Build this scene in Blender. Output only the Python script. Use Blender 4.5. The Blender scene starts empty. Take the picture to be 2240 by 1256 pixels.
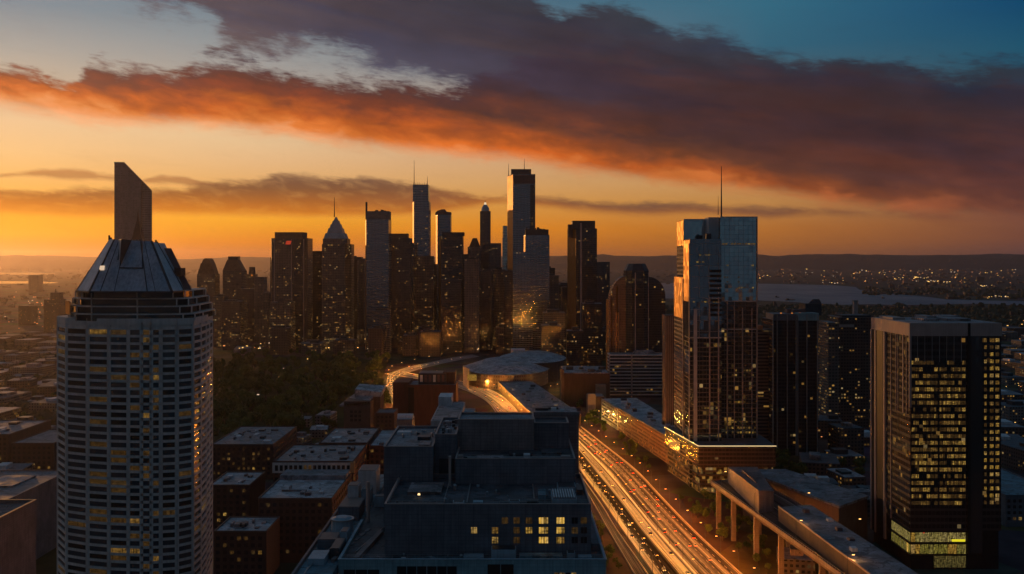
import bpy, math, random
from mathutils import Vector
sc = bpy.context.scene
R = math.radians
random.seed(7)
# ------------------------------------------------------------------ camera
F, CX, HY, CAMZ = 2200.0, 1120.0, 572.0, 190.0      # focal length and horizon read off the photograph (pixels of 2240), eye height in metres
cam_data = bpy.data.cameras.new("camera")
cam = bpy.data.objects.new("camera", cam_data)
sc.collection.objects.link(cam)
cam.location = (0, 0, CAMZ)
cam.rotation_euler = (R(90), 0, 0)
cam_data.sensor_width = 36
cam_data.lens = 36 * F / 2240
cam_data.shift_y = -(628 - HY) / 2240
cam_data.clip_start = 1
cam_data.clip_end = 90000
sc.camera = cam
# ------------------------------------------------------------------ exposure
sc.view_settings.view_transform = 'Standard'
sc.view_settings.look = 'None'
sc.view_settings.exposure = 0
sc.view_settings.gamma = 1
sc.render.film_transparent = False
sc.cycles.use_denoising = True
sc.cycles.max_bounces = 6
sc.cycles.diffuse_bounces = 2
sc.cycles.glossy_bounces = 3
sc.cycles.volume_bounces = 1
sc.cycles.sample_clamp_indirect = 3
sc.cycles.caustics_reflective = False
sc.cycles.caustics_refractive = False

def lin(c):
    return tuple((x / 255 / 12.92 if x / 255 <= 0.04045 else ((x / 255 + 0.055) / 1.055) ** 2.4) for x in c)

# ------------------------------------------------------------------ node helper
class NT:
    def __init__(s, tree):
        s.t = tree; s.n = tree.nodes; s.l = tree.links
    def new(s, typ, **kw):
        nd = s.n.new(typ)
        for k, v in kw.items(): setattr(nd, k, v)
        return nd
    def put(s, sock, v):
        if v is None: return
        if isinstance(v, bpy.types.NodeSocket): s.l.new(v, sock)
        else: sock.default_value = v
    def m(s, op, a, b=None, c=None, clamp=False):
        nd = s.new('ShaderNodeMath', operation=op, use_clamp=clamp)
        for i, v in enumerate((a, b, c)): s.put(nd.inputs[i], v)
        return nd.outputs[0]
    def vm(s, op, a, b=None):
        nd = s.new('ShaderNodeVectorMath', operation=op)
        s.put(nd.inputs[0], a); s.put(nd.inputs[1], b)
        return nd.outputs[0]
    def sep(s, v):
        nd = s.new('ShaderNodeSeparateXYZ'); s.put(nd.inputs[0], v); return nd.outputs
    def comb(s, x=0.0, y=0.0, z=0.0):
        nd = s.new('ShaderNodeCombineXYZ')
        for i, v in enumerate((x, y, z)): s.put(nd.inputs[i], v)
        return nd.outputs[0]
    def noise(s, vec, scale=1.0, detail=4.0, rough=0.5, dist=0.0, col=False):
        nd = s.new('ShaderNodeTexNoise')
        s.put(nd.inputs['Vector'], vec)
        nd.inputs['Scale'].default_value = scale; nd.inputs['Detail'].default_value = detail
        nd.inputs['Roughness'].default_value = rough; nd.inputs['Distortion'].default_value = dist
        return nd.outputs['Color' if col else 'Fac']
    def rng(s, v, a, b, c=0.0, d=1.0, smooth=False):
        nd = s.new('ShaderNodeMapRange', interpolation_type='SMOOTHSTEP' if smooth else 'LINEAR', clamp=True)
        for i, x in enumerate((v, a, b, c, d)): s.put(nd.inputs[i], x)
        return nd.outputs[0]
    def mix(s, f, a, b, mode='MIX'):
        nd = s.new('ShaderNodeMix', data_type='RGBA', blend_type=mode)
        s.put(nd.inputs[0], f)
        for sock, v in ((nd.inputs[6], a), (nd.inputs[7], b)):
            if isinstance(v, tuple) and len(v) == 3: v = (*v, 1)
            s.put(sock, v)
        return nd.outputs[2]
    def ramp(s, f, stops, interp='LINEAR'):
        nd = s.new('ShaderNodeValToRGB'); cr = nd.color_ramp; cr.interpolation = interp
        stops = sorted(stops, key=lambda q: q[0])
        while len(cr.elements) < len(stops): cr.elements.new(0.5)
        for i, (p, c) in enumerate(stops):
            cr.elements[i].position = p
        for i, (p, c) in enumerate(stops):
            cr.elements[i].color = (*c, 1) if len(c) == 3 else c
        s.put(nd.inputs[0], f)
        return nd.outputs[0]
    def curve(s, f, pts):
        nd = s.new('ShaderNodeFloatCurve'); cu = nd.mapping.curves[0]
        pts = sorted(pts)
        nd.mapping.use_clip = False
        cu.points[0].location = pts[0]; cu.points[1].location = pts[-1]
        for p in pts[1:-1]: cu.points.new(*p)
        for p in cu.points: p.handle_type = 'AUTO'
        nd.mapping.update()
        s.put(nd.inputs['Value'], f)
        return nd.outputs[0]

# ------------------------------------------------------------------ sky and sun
HAZE = 1.8e-5
SUN_AZ, SUN_EL = -30.0, 2.6                          # degrees from straight ahead (left is minus), degrees above the horizon
AZ0, AZ1, ELM = R(-30), R(30), R(16)
def T_(px): return (math.atan((px - CX) / F) - AZ0) / (AZ1 - AZ0)
def S_(px, py): return math.atan((HY - py) / F * math.cos(math.atan((px - CX) / F))) / ELM
world = bpy.data.worlds.new("World"); sc.world = world
world.use_nodes = True
w = NT(world.node_tree); w.n.clear()
geo = w.new('ShaderNodeTexCoord').outputs['Generated']
dx, dy, dz = w.sep(geo)
hyp = w.m('SQRT', w.m('ADD', w.m('MULTIPLY', dx, dx), w.m('MULTIPLY', dy, dy)))
az = w.m('ARCTAN2', dx, dy)
el = w.m('ARCTAN2', dz, hyp)
t = w.rng(az, AZ0, AZ1)
tu = w.m('DIVIDE', w.m('SUBTRACT', az, AZ0), AZ1 - AZ0)
s0 = w.m('DIVIDE', el, ELM)
s = w.m('MAXIMUM', w.m('MINIMUM', s0, 1.0), 0.0)
ae = w.comb(w.m('MULTIPLY', az, 9.0), w.m('MULTIPLY', w.m('ADD', el, w.m('MULTIPLY', az, 0.12)), 22.0), 0.0)
def by_az(cols):                                     # blends colour sockets along the azimuth
    out = cols[0][1]
    for (pa, a), (pb, b) in zip(cols, cols[1:]):
        out = w.mix(w.rng(t, T_(pa), T_(pb)), out, b)
    return out
clear = {
    0:    [(0, (122, 138, 148)), (100, (164, 162, 155)), (200, (202, 180, 150)), (260, (230, 193, 148)), (330, (236, 192, 132)), (400, (238, 180, 98)), (465, (246, 168, 40)), (510, (248, 165, 12)), (545, (224, 120, 4)), (571, (178, 86, 10))],
    560:  [(0, (100, 125, 140)), (100, (140, 147, 150)), (200, (172, 160, 148)), (290, (226, 194, 152)), (350, (226, 182, 132)), (410, (224, 168, 100)), (480, (244, 166, 38)), (530, (228, 128, 8)), (560, (184, 90, 12)), (571, (160, 78, 16))],
    1120: [(0, (70, 105, 125)), (150, (125, 134, 140)), (340, (208, 164, 124)), (400, (212, 160, 102)), (450, (214, 148, 66)), (500, (226, 136, 28)), (550, (198, 110, 26)), (571, (165, 92, 35))],
    1680: [(0, (46, 102, 126)), (100, (46, 95, 118)), (260, (90, 95, 95)), (400, (192, 142, 90)), (440, (190, 134, 74)), (500, (182, 112, 46)), (545, (166, 98, 40)), (571, (140, 84, 45))],
    2240: [(0, (2, 68, 106)), (100, (22, 80, 106)), (200, (36, 78, 96)), (400, (90, 75, 75)), (480, (124, 76, 58)), (520, (122, 73, 55)), (550, (106, 66, 58)), (571, (90, 58, 55))],
}
cl = []
for px, st in clear.items():
    cl.append((px, w.ramp(s, [(max(0, S_(px, py)), lin(c)) for py, c in st])))
sky = by_az(cl)
# the parts of the sky outside the photograph: the glow reaches round to the left, the east is dusky teal
glow_l = w.ramp(w.m('DIVIDE', el, R(60)), [(0, (0.60, 0.22, 0.03)), (0.05, (0.95, 0.40, 0.06)), (0.12, (0.50, 0.30, 0.14)), (0.25, (0.19, 0.22, 0.27)), (0.6, (0.06, 0.13, 0.20)), (1, (0.03, 0.09, 0.15))])
east = w.ramp(w.m('DIVIDE', el, R(60)), [(0, (0.030, 0.055, 0.075)), (0.10, (0.036, 0.072, 0.096)), (0.22, (0.042, 0.074, 0.105)), (0.4, (0.038, 0.066, 0.102)), (1, (0.034, 0.060, 0.095))])
top = w.ramp(w.rng(az, R(-60), R(60)), [(0, (0.075, 0.115, 0.16)), (1, (0.02, 0.07, 0.12))])
upf = w.rng(el, R(15), R(26), smooth=True)
sky = w.mix(upf, sky, top)
leftf = w.rng(az, R(-29), R(-48), smooth=True)
sky = w.mix(leftf, sky, glow_l)
backl = w.rng(az, R(-75), R(-120), smooth=True)
backr = w.rng(az, R(40), R(90), smooth=True)
ecl = w.rng(w.noise(w.vm('MULTIPLY', ae, (0.35, 0.55, 1.0)), 1.6, 5, 0.55, 0.4), 0.42, 0.66, 0.0, 0.75, smooth=True)
east = w.mix(ecl, east, w.mix(1.0, east, (0.42, 0.36, 0.42), 'MULTIPLY'))
sky = w.mix(w.m('MAXIMUM', backl, backr), sky, east)

# --- clouds: each a band between two edges given along the azimuth, torn by noise
n1 = w.noise(ae, 1.5, 5, 0.5, 0.2)
n2 = w.noise(w.vm('ADD', ae, (7.3, 2.1, 0.0)), 4.6, 5, 0.55, 0.5)
n4 = w.noise(w.vm('MULTIPLY', w.vm('ADD', ae, (4.4, 3.3, 0.0)), (0.7, 1.5, 1.0)), 13.0, 4, 0.6, 0.6)
n3 = w.noise(w.vm('ADD', ae, (1.7, 9.4, 0.0)), 0.7, 3, 0.5)
def curve_pts(p): return [(T_(a), max(-0.2, S_(a, b))) for a, b in p]
def band(up, lo, su, sl, amp_u, amp_l, pu=1.0):
    U = w.curve(t, curve_pts(up)); L = w.curve(t, curve_pts(lo))
    wob = w.m('ADD', w.m('MULTIPLY', w.m('SUBTRACT', n1, 0.5), 1.5), w.m('ADD', w.m('MULTIPLY', w.m('SUBTRACT', n2, 0.5), 0.9), w.m('MULTIPLY', w.m('SUBTRACT', n4, 0.5), 0.55)))
    sU = w.m('ADD', s0, w.m('MULTIPLY', wob, amp_u)); sL = w.m('ADD', s0, w.m('MULTIPLY', wob, -amp_l))
    a = w.rng(w.m('SUBTRACT', sL, L), -sl, sl, smooth=True)
    b = w.rng(w.m('SUBTRACT', U, sU), -su, su, smooth=True)
    return w.m('MULTIPLY', a, b), w.m('SUBTRACT', s0, L), U, L
def px2(v): return v / F / ELM                       # photograph pixels to band units (small angles)

A_up = [(0, 148), (60, 158), (120, 178), (150, 190), (172, 176), (190, 150), (215, 143), (250, 150), (310, 150), (380, 156), (430, 138), (530, 140), (600, 155), (700, 178), (800, 186), (900, 190), (1000, 186), (1080, 165), (1160, 120), (1300, 100), (1500, 110), (1700, 140), (1900, 160), (2240, 190)]
A_lo = [(0, 228), (100, 246), (200, 264), (330, 272), (450, 276), (550, 284), (650, 298), (750, 312), (850, 325), (1000, 338), (1120, 346), (1220, 362), (1330, 380), (1420, 392), (1570, 406), (1720, 426), (1920, 453), (2120, 467), (2240, 474)]
B_up = [(0, -60), (900, -50), (1150, -15), (1200, 8), (1240, 22), (1290, 6), (1350, 12), (1400, 28), (1440, 58), (1500, 68), (1560, 74), (1600, 88), (1700, 112), (1800, 128), (1900, 132), (2000, 142), (2060, 150), (2150, 142), (2240, 134)]
B_lo = [(0, -55), (200, -35), (280, -8), (350, 16), (440, 26), (470, 52), (500, 84), (570, 108), (640, 108), (750, 116), (800, 138), (870, 160), (950, 178), (1050, 196), (1120, 214), (1250, 260), (1500, 300), (2240, 330)]
C_up = [(0, 414), (120, 418), (240, 412), (340, 416), (430, 408), (480, 402), (560, 394), (600, 382), (660, 382), (740, 388), (850, 397), (950, 410), (1030, 428), (1100, 432), (1180, 434), (1300, 440), (1400, 443), (1500, 448), (1600, 452), (1700, 454), (1780, 462), (1900, 462), (2000, 468), (2100, 476), (2240, 480)]
C_lo = [(0, 466), (200, 472), (340, 468), (600, 470), (900, 468), (1030, 452), (1100, 444), (1180, 450), (1300, 463), (1420, 470), (1500, 466), (1640, 474), (1690, 478), (1760, 468), (1900, 471), (2000, 474), (2100, 477), (2240, 480)]
D_up = [(0, 384), (60, 374), (130, 373), (240, 384), (300, 398), (340, 385), (400, 390), (450, 402), (520, 410), (2240, 420)]
D_lo = [(0, 386), (60, 386), (130, 390), (240, 394), (300, 398), (340, 400), (400, 404), (450, 406), (520, 410), (2240, 420)]

dA, hA, UA, LA = band(A_up, A_lo, px2(19), px2(21), px2(78), px2(28))
dB, hB, UB, LB = band(B_up, B_lo, px2(20), px2(30), px2(66), px2(88))
dC, hC, UC, LC = band(C_up, C_lo, px2(9), px2(10), px2(24), px2(10))
dD, hD, UD, LD = band(D_up, D_lo, px2(5), px2(6), px2(14), px2(10))

def bank(stops): return w.ramp(w.m('DIVIDE', hAn, px2(320)), [((d / 320), lin(c)) for d, c in stops])
hAn = w.m('ADD', hA, w.m('MULTIPLY', w.m('ADD', w.m('SUBTRACT', n1, 0.5), w.m('MULTIPLY', w.m('SUBTRACT', n2, 0.5), 0.55)), px2(98)))
colA = by_az([
    (0,    bank([(0, (240, 160, 110)), (18, (228, 138, 78)), (35, (205, 105, 52)), (55, (140, 75, 55)), (80, (100, 68, 66)), (110, (95, 75, 80)), (319, (85, 85, 95))])),
    (420,  bank([(0, (236, 158, 105)), (20, (226, 128, 62)), (42, (200, 95, 38)), (75, (132, 62, 44)), (105, (88, 52, 54)), (135, (80, 58, 68)), (319, (70, 70, 85))])),
    (850,  bank([(0, (232, 145, 90)), (18, (222, 115, 45)), (48, (188, 88, 34)), (85, (112, 55, 42)), (120, (80, 48, 50)), (150, (74, 55, 66)), (319, (60, 62, 80))])),
    (1120, bank([(0, (226, 124, 60)), (20, (214, 100, 34)), (50, (158, 76, 36)), (95, (98, 54, 46)), (130, (72, 46, 52)), (165, (74, 58, 70)), (225, (64, 48, 60)), (319, (52, 58, 76))])),
    (1500, bank([(0, (206, 112, 52)), (20, (176, 84, 36)), (55, (116, 62, 40)), (110, (78, 46, 44)), (170, (60, 40, 48)), (215, (66, 46, 54)), (260, (48, 46, 60)), (319, (46, 58, 76))])),
    (1850, bank([(0, (176, 94, 52)), (22, (128, 68, 42)), (60, (94, 54, 46)), (130, (76, 44, 44)), (190, (58, 38, 44)), (250, (52, 42, 54)), (300, (40, 50, 66)), (319, (40, 58, 76))])),
    (2240, bank([(0, (124, 72, 56)), (30, (100, 58, 52)), (90, (84, 50, 50)), (160, (66, 44, 50)), (230, (52, 42, 52)), (290, (38, 48, 64)), (319, (34, 56, 74))])),
])
colB = by_az([(280, w.ramp(s, [(0.6, lin((106, 96, 102))), (1, lin((74, 72, 88)))])), (800, w.ramp(s, [(0.66, lin((92, 86, 98))), (0.80, lin((66, 61, 76))), (0.9, lin((56, 53, 70))), (1, lin((46, 54, 72)))])),
              (1250, w.ramp(s, [(0.5, lin((70, 50, 58))), (0.75, lin((55, 42, 54))), (0.9, lin((42, 48, 64))), (1, lin((46, 68, 86)))])),
              (1700, w.ramp(s, [(0.45, lin((64, 44, 52))), (0.66, lin((46, 46, 60))), (0.8, lin((44, 66, 84)))])), (2240, w.ramp(s, [(0.4, lin((48, 42, 54))), (0.6, lin((38, 50, 66))), (0.8, lin((32, 64, 84)))]))])
stk = w.noise(w.comb(w.m('MULTIPLY', az, 2.6), w.m('MULTIPLY', w.m('ADD', el, w.m('MULTIPLY', az, 0.145)), 30.0), 0.0), 1.0, 5, 0.55, 0.4)
tint = w.mix(w.rng(stk, 0.36, 0.64, smooth=True), (0.66, 0.78, 1.02), (1.13, 0.98, 0.88))     # long slate and reddish streaks inside the bank
var = w.rng(w.noise(w.vm('ADD', ae, (3.0, 5.0, 0.0)), 2.0, 4, 0.5, 0.3), 0.25, 0.75, 0.78, 1.12)
colC = by_az([(0, w.ramp(w.m('DIVIDE', hC, px2(60)), [(0, lin((226, 136, 22))), (0.35, lin((190, 108, 24))), (0.7, lin((140, 84, 40))), (1, lin((112, 76, 54)))])),
              (750, w.ramp(w.m('DIVIDE', hC, px2(80)), [(0, lin((205, 116, 26))), (0.35, lin((160, 90, 38))), (0.7, lin((116, 74, 50))), (1, lin((100, 72, 62)))])),
              (1250, w.ramp(w.m('DIVIDE', hC, px2(30)), [(0, lin((168, 100, 50))), (0.5, lin((126, 82, 58))), (1, lin((112, 80, 66)))])),
              (1800, w.ramp(w.m('DIVIDE', hC, px2(20)), [(0, lin((128, 82, 54))), (1, lin((112, 76, 60)))])), (2240, w.ramp(s, [(0, lin((116, 72, 58))), (1, lin((116, 72, 58)))]))])
in_front = w.m('MULTIPLY', w.rng(az, R(-60), R(-34), smooth=True), w.rng(az, R(65), R(36), smooth=True))
def dens(d, k=1.0): return w.m('MULTIPLY', w.m('MULTIPLY', d, in_front), k)
sky = w.mix(dens(dD, 0.75), sky, w.mix(0.5, lin((190, 125, 75)), colC))
cD = w.rng(n2, 0.26, 0.56, 0.72, 1.0, smooth=True)
sky = w.mix(w.m('MULTIPLY', dens(dC, 0.98), cD), sky, colC)
sky = w.mix(dens(dB, 0.97), sky, w.mix(1.0, w.mix(1.0, colB, tint, 'MULTIPLY'), w.comb(var, var, var), 'MULTIPLY'))
sky = w.mix(dens(dA, 1.0), sky, w.mix(1.0, w.mix(w.rng(hA, px2(25), px2(95)), colA, w.mix(1.0, colA, tint, 'MULTIPLY')), w.comb(var, var, var), 'MULTIPLY'))
# faint high veil
veil = w.rng(w.noise(w.vm('MULTIPLY', ae, (0.6, 1.4, 1.0)), 2.2, 6, 0.6, 0.6), 0.52, 0.8, 0.0, 0.22)
sky = w.mix(w.m('MULTIPLY', veil, in_front), sky, w.mix(1.0, sky, (0.72, 0.66, 0.66), 'MULTIPLY'))
nish = w.new('ShaderNodeTexSky', sky_type='NISHITA', sun_disc=False)
nish.sun_elevation = R(SUN_EL); nish.sun_rotation = R(SUN_AZ); nish.air_density = 1.5; nish.dust_density = 2.5
bg = w.new('ShaderNodeBackground'); w.put(bg.inputs['Color'], sky); bg.inputs['Strength'].default_value = 1.0
bg2 = w.new('ShaderNodeBackground'); w.put(bg2.inputs['Color'], nish.outputs[0]); bg2.inputs['Strength'].default_value = 0.004
add = w.new('ShaderNodeAddShader'); w.l.new(bg.outputs[0], add.inputs[0]); w.l.new(bg2.outputs[0], add.inputs[1])
out = w.new('ShaderNodeOutputWorld'); w.l.new(add.outputs[0], out.inputs['Surface'])

sun = bpy.data.lights.new("sun", 'SUN'); sun.energy = 0.9; sun.angle = R(0.6); sun.color = (1.0, 0.43, 0.12)
sun_o = bpy.data.objects.new("sun", sun); sc.collection.objects.link(sun_o)
_d = Vector((math.sin(R(SUN_AZ)) * math.cos(R(SUN_EL)), math.cos(R(SUN_AZ)) * math.cos(R(SUN_EL)), math.sin(R(SUN_EL))))
sun_o.rotation_euler = _d.to_track_quat('Z', 'Y').to_euler()
sun_o.location = (-3000, 4000, 900)

# ================================================================== helpers
def X(px, d): return (px - CX) / F * d
def Z(py, d): return CAMZ + (HY - py) / F * d
def D(py, z=0.0): return (CAMZ - z) * F / (py - HY)
def G(px, py, z=0.0):
    d = D(py, z); return (X(px, d), d)

class MB:
    def __init__(s): s.v = []; s.f = []; s.mi = []
    def face(s, pts, m=0):
        i = len(s.v); s.v += [tuple(p) for p in pts]; s.f.append(tuple(range(i, i + len(pts)))); s.mi.append(m)
    def prism2(s, a, za, b, zb, m=0, mt=None, bottom=False):
        n = len(a); i = len(s.v)
        za = za if isinstance(za, (list, tuple)) else [za] * n
        zb = zb if isinstance(zb, (list, tuple)) else [zb] * n
        s.v += [(p[0], p[1], z) for p, z in zip(a, za)] + [(p[0], p[1], z) for p, z in zip(b, zb)]
        for k in range(n):
            j = (k + 1) % n
            s.f.append((i + k, i + j, i + n + j, i + n + k)); s.mi.append(m)
        s.f.append(tuple(i + n + k for k in range(n))); s.mi.append(m if mt is None else mt)
        if bottom: s.f.append(tuple(i + k for k in reversed(range(n)))); s.mi.append(m)
    def prism(s, poly, z0, z1, m=0, mt=None, bottom=False): s.prism2(poly, z0, poly, z1, m, mt, bottom)
    def box(s, x0, x1, y0, y1, z0, z1, m=0, mt=None, bottom=False):
        s.prism([(x0, y0), (x1, y0), (x1, y1), (x0, y1)], z0, z1, m, mt, bottom)
    def obox(s, a, b, wid, z0, z1, m=0, bottom=True):       # upright box along the ground line a-b
        dx, dy = b[0] - a[0], b[1] - a[1]; l = math.hypot(dx, dy) or 1; nx, ny = -dy / l * wid / 2, dx / l * wid / 2
        s.prism([(a[0] + nx, a[1] + ny), (a[0] - nx, a[1] - ny), (b[0] - nx, b[1] - ny), (b[0] + nx, b[1] + ny)], z0, z1, m, None, bottom)
    def tube(s, p0, p1, r0, r1, n=6, m=0, cap=True):
        p0, p1 = Vector(p0), Vector(p1); ax = (p1 - p0).normalized()
        q = ax.orthogonal().normalized(); w_ = ax.cross(q); i = len(s.v)
        for p, r in ((p0, r0), (p1, r1)):
            for k in range(n):
                a = 2 * math.pi * k / n; s.v.append(tuple(p + r * (math.cos(a) * q + math.sin(a) * w_)))
        for k in range(n):
            j = (k + 1) % n; s.f.append((i + k, i + j, i + n + j, i + n + k)); s.mi.append(m)
        if cap: s.f.append(tuple(i + n + k for k in range(n))); s.mi.append(m); s.f.append(tuple(i + k for k in reversed(range(n)))); s.mi.append(m)
    def xz2(s, pa, y0, pb, y1, m=0):                         # two x,z outlines at two depths, joined
        n = len(pa); i = len(s.v)
        s.v += [(p[0], y0, p[1]) for p in pa] + [(p[0], y1, p[1]) for p in pb]
        s.f += [tuple(i + k for k in range(n)), tuple(i + n + k for k in reversed(range(n)))]; s.mi += [m, m]
        for k in range(n):
            j = (k + 1) % n; s.f.append((i + k, i + n + k, i + n + j, i + j)); s.mi.append(m)
    def xz(s, prof, y0, y1, m=0, mt=None):                  # profile in x,z extruded along y
        n = len(prof); i = len(s.v)
        s.v += [(p[0], y0, p[1]) for p in prof] + [(p[0], y1, p[1]) for p in prof]
        s.f.append(tuple(i + k for k in range(n))); s.mi.append(m)
        s.f.append(tuple(i + n + k for k in reversed(range(n)))); s.mi.append(m)
        for k in range(n):
            j = (k + 1) % n; s.f.append((i + k, i + n + k, i + n + j, i + j)); s.mi.append(m if mt is None else mt)
    def mesh(s, name, mats, off=(0, 0, 0)):
        me = bpy.data.meshes.new(name)
        me.from_pydata([(v[0] - off[0], v[1] - off[1], v[2] - off[2]) for v in s.v], [], s.f)
        for mm in mats: me.materials.append(mm)
        me.polygons.foreach_set('material_index', s.mi)
        me.update()
        import bmesh
        bm = bmesh.new(); bm.from_mesh(me); bmesh.ops.recalc_face_normals(bm, faces=bm.faces[:]) if len(s.f) < 20000 else None
        bm.to_mesh(me); bm.free()
        return me
    def build(s, name, mats, parent=None, root=None, smooth=False):
        if not isinstance(mats, (list, tuple)): mats = [mats]
        r = root if root is not None else parent
        off = r['_o'] if r is not None and '_o' in r else (0, 0, 0)
        me = s.mesh(name, mats, off)
        if smooth: me.polygons.foreach_set('use_smooth', [True] * len(me.polygons))
        o = bpy.data.objects.new(name, me); sc.collection.objects.link(o)
        if parent is not None: o.parent = parent
        return o

def thing(name, label, cat, loc, group=None):
    o = bpy.data.objects.new(name, None); sc.collection.objects.link(o)
    o.empty_display_size = 2
    o.location = loc; o['_o'] = tuple(float(q) for q in loc)
    o['label'] = label; o['category'] = cat
    if group: o['group'] = group
    return o
def tag(o, label, cat, group=None):
    o['label'] = label; o['category'] = cat
    if group: o['group'] = group
    return o
def kind(o, k): o['kind'] = k; return o
def centre(o):                                           # moves a top-level mesh's origin to the foot of its own box
    me = o.data; xs = [v.co for v in me.vertices]
    c = Vector(((min(q.x for q in xs) + max(q.x for q in xs)) / 2, (min(q.y for q in xs) + max(q.y for q in xs)) / 2, min(q.z for q in xs)))
    for v in me.vertices: v.co -= c
    o.location = c; return o
def copy_tree(o, parent=None):
    c = o.copy(); sc.collection.objects.link(c)
    if parent is not None: c.parent = parent
    for ch in list(o.children): copy_tree(ch, c)
    return c

# ================================================================== materials
def new_mat(name):
    mt = bpy.data.materials.new(name); mt.use_nodes = True
    k = NT(mt.node_tree); b = k.n['Principled BSDF']
    return mt, k, b
def plain(name, col, rough=0.8, var=0.25, scale=0.12, metal=0.0, streak=0.0, bump=0.0, spec=0.4):
    mt, k, b = new_mat(name)
    P = k.new('ShaderNodeTexCoord').outputs['Object']
    n = k.noise(P, scale, 6, 0.6)
    f = k.rng(n, 0.3, 0.7, 1 - var, 1 + var)
    if streak:
        n2_ = k.noise(k.vm('MULTIPLY', P, (1.2, 1.2, 0.04)), 1.0, 4, 0.6)
        f = k.m('MULTIPLY', f, k.rng(n2_, 0.35, 0.7, 1 + streak * 0.3, 1 - streak))
    k.put(b.inputs['Base Color'], k.mix(1.0, (*col, 1), k.comb(f, f, f), 'MULTIPLY'))
    b.inputs['Roughness'].default_value = rough; b.inputs['Metallic'].default_value = metal
    b.inputs['Specular IOR Level'].default_value = spec
    if bump:
        bp = k.new('ShaderNodeBump'); bp.inputs['Strength'].default_value = bump; k.put(bp.inputs['Height'], n); k.l.new(bp.outputs[0], b.inputs['Normal'])
    return mt
def roofing(name, col, rough=0.85):                      # flat roof: felt sheets, puddle stains, pale worn patches
    mt, k, b = new_mat(name)
    P = k.new('ShaderNodeTexCoord').outputs['Object']
    n = k.noise(P, 0.09, 7, 0.62, 0.5); n2_ = k.noise(P, 0.6, 5, 0.6)
    br = k.new('ShaderNodeTexBrick'); k.put(br.inputs['Vector'], P); br.inputs['Scale'].default_value = 0.16
    br.inputs['Color1'].default_value = (0.92, 0.92, 0.92, 1); br.inputs['Color2'].default_value = (1.06, 1.06, 1.06, 1); br.inputs['Mortar'].default_value = (0.55, 0.55, 0.55, 1)
    br.inputs['Mortar Size'].default_value = 0.012
    n3_ = k.noise(k.vm('ADD', P, (31.0, 17.0, 0.0)), 0.16, 3, 0.5, 1.2)
    f = k.m('MULTIPLY', k.m('MULTIPLY', k.rng(n, 0.36, 0.62, 0.42, 1.3), k.rng(n2_, 0.3, 0.7, 0.8, 1.15)), k.rng(n3_, 0.56, 0.60, 1.0, 0.5))
    c = k.mix(1.0, k.mix(1.0, (*col, 1), k.comb(f, f, f), 'MULTIPLY'), br.outputs['Color'], 'MULTIPLY')
    k.put(b.inputs['Base Color'], c); k.put(b.inputs['Roughness'], k.rng(n, 0.35, 0.6, 0.45, rough)); b.inputs['Specular IOR Level'].default_value = 0.35
    return mt
def brickwork(name, col):
    mt, k, b = new_mat(name)
    P = k.new('ShaderNodeTexCoord').outputs['Object']; x, y, z = k.sep(P)
    br = k.new('ShaderNodeTexBrick'); k.put(br.inputs['Vector'], k.comb(k.m('ADD', x, y), z, 0.0)); br.inputs['Scale'].default_value = 0.9
    br.inputs['Color1'].default_value = (*[q * 0.8 for q in col], 1); br.inputs['Color2'].default_value = (*[q * 1.15 for q in col], 1); br.inputs['Mortar'].default_value = (*[q * 1.3 for q in col], 1)
    n = k.noise(k.vm('MULTIPLY', P, (0.3, 0.3, 0.05)), 1.0, 5, 0.6); f = k.rng(n, 0.3, 0.7, 0.7, 1.2)
    k.put(b.inputs['Base Color'], k.mix(1.0, br.outputs['Color'], k.comb(f, f, f), 'MULTIPLY')); b.inputs['Roughness'].default_value = 0.9
    return mt
def glow(name, col, st, pattern=True, lo=0.35):
    mt, k, b = new_mat(name)
    P = k.new('ShaderNodeTexCoord').outputs['Object']
    b.inputs['Base Color'].default_value = (0.02, 0.02, 0.02, 1); b.inputs['Roughness'].default_value = 0.15
    b.inputs['Emission Color'].default_value = (*col, 1)
    if pattern: k.put(b.inputs['Emission Color'], k.mix(k.rng(k.new('ShaderNodeObjectInfo').outputs['Random'], 0.45, 1.0, 0.0, 0.35), (*col, 1), (1.0, 0.72, 0.36, 1)))   # lamps of different warmth
    if pattern:                                          # blinds, furniture and ceiling lamps behind the glass
        x, y, z = k.sep(P); h = k.m('ADD', x, y)
        a = k.noise(k.comb(k.m('MULTIPLY', h, 2.2), 0.0, k.m('MULTIPLY', z, 0.25)), 1.0, 3, 0.6)
        c = k.noise(k.comb(k.m('MULTIPLY', h, 0.5), 0.0, k.m('MULTIPLY', z, 1.3)), 1.0, 4, 0.65)
        k.put(b.inputs['Emission Strength'], k.m('MULTIPLY', st, k.m('MULTIPLY', k.rng(a, 0.38, 0.62, lo, 1.25), k.rng(c, 0.35, 0.6, lo, 1.2))))
    else: b.inputs['Emission Strength'].default_value = st
    return mt
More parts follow.
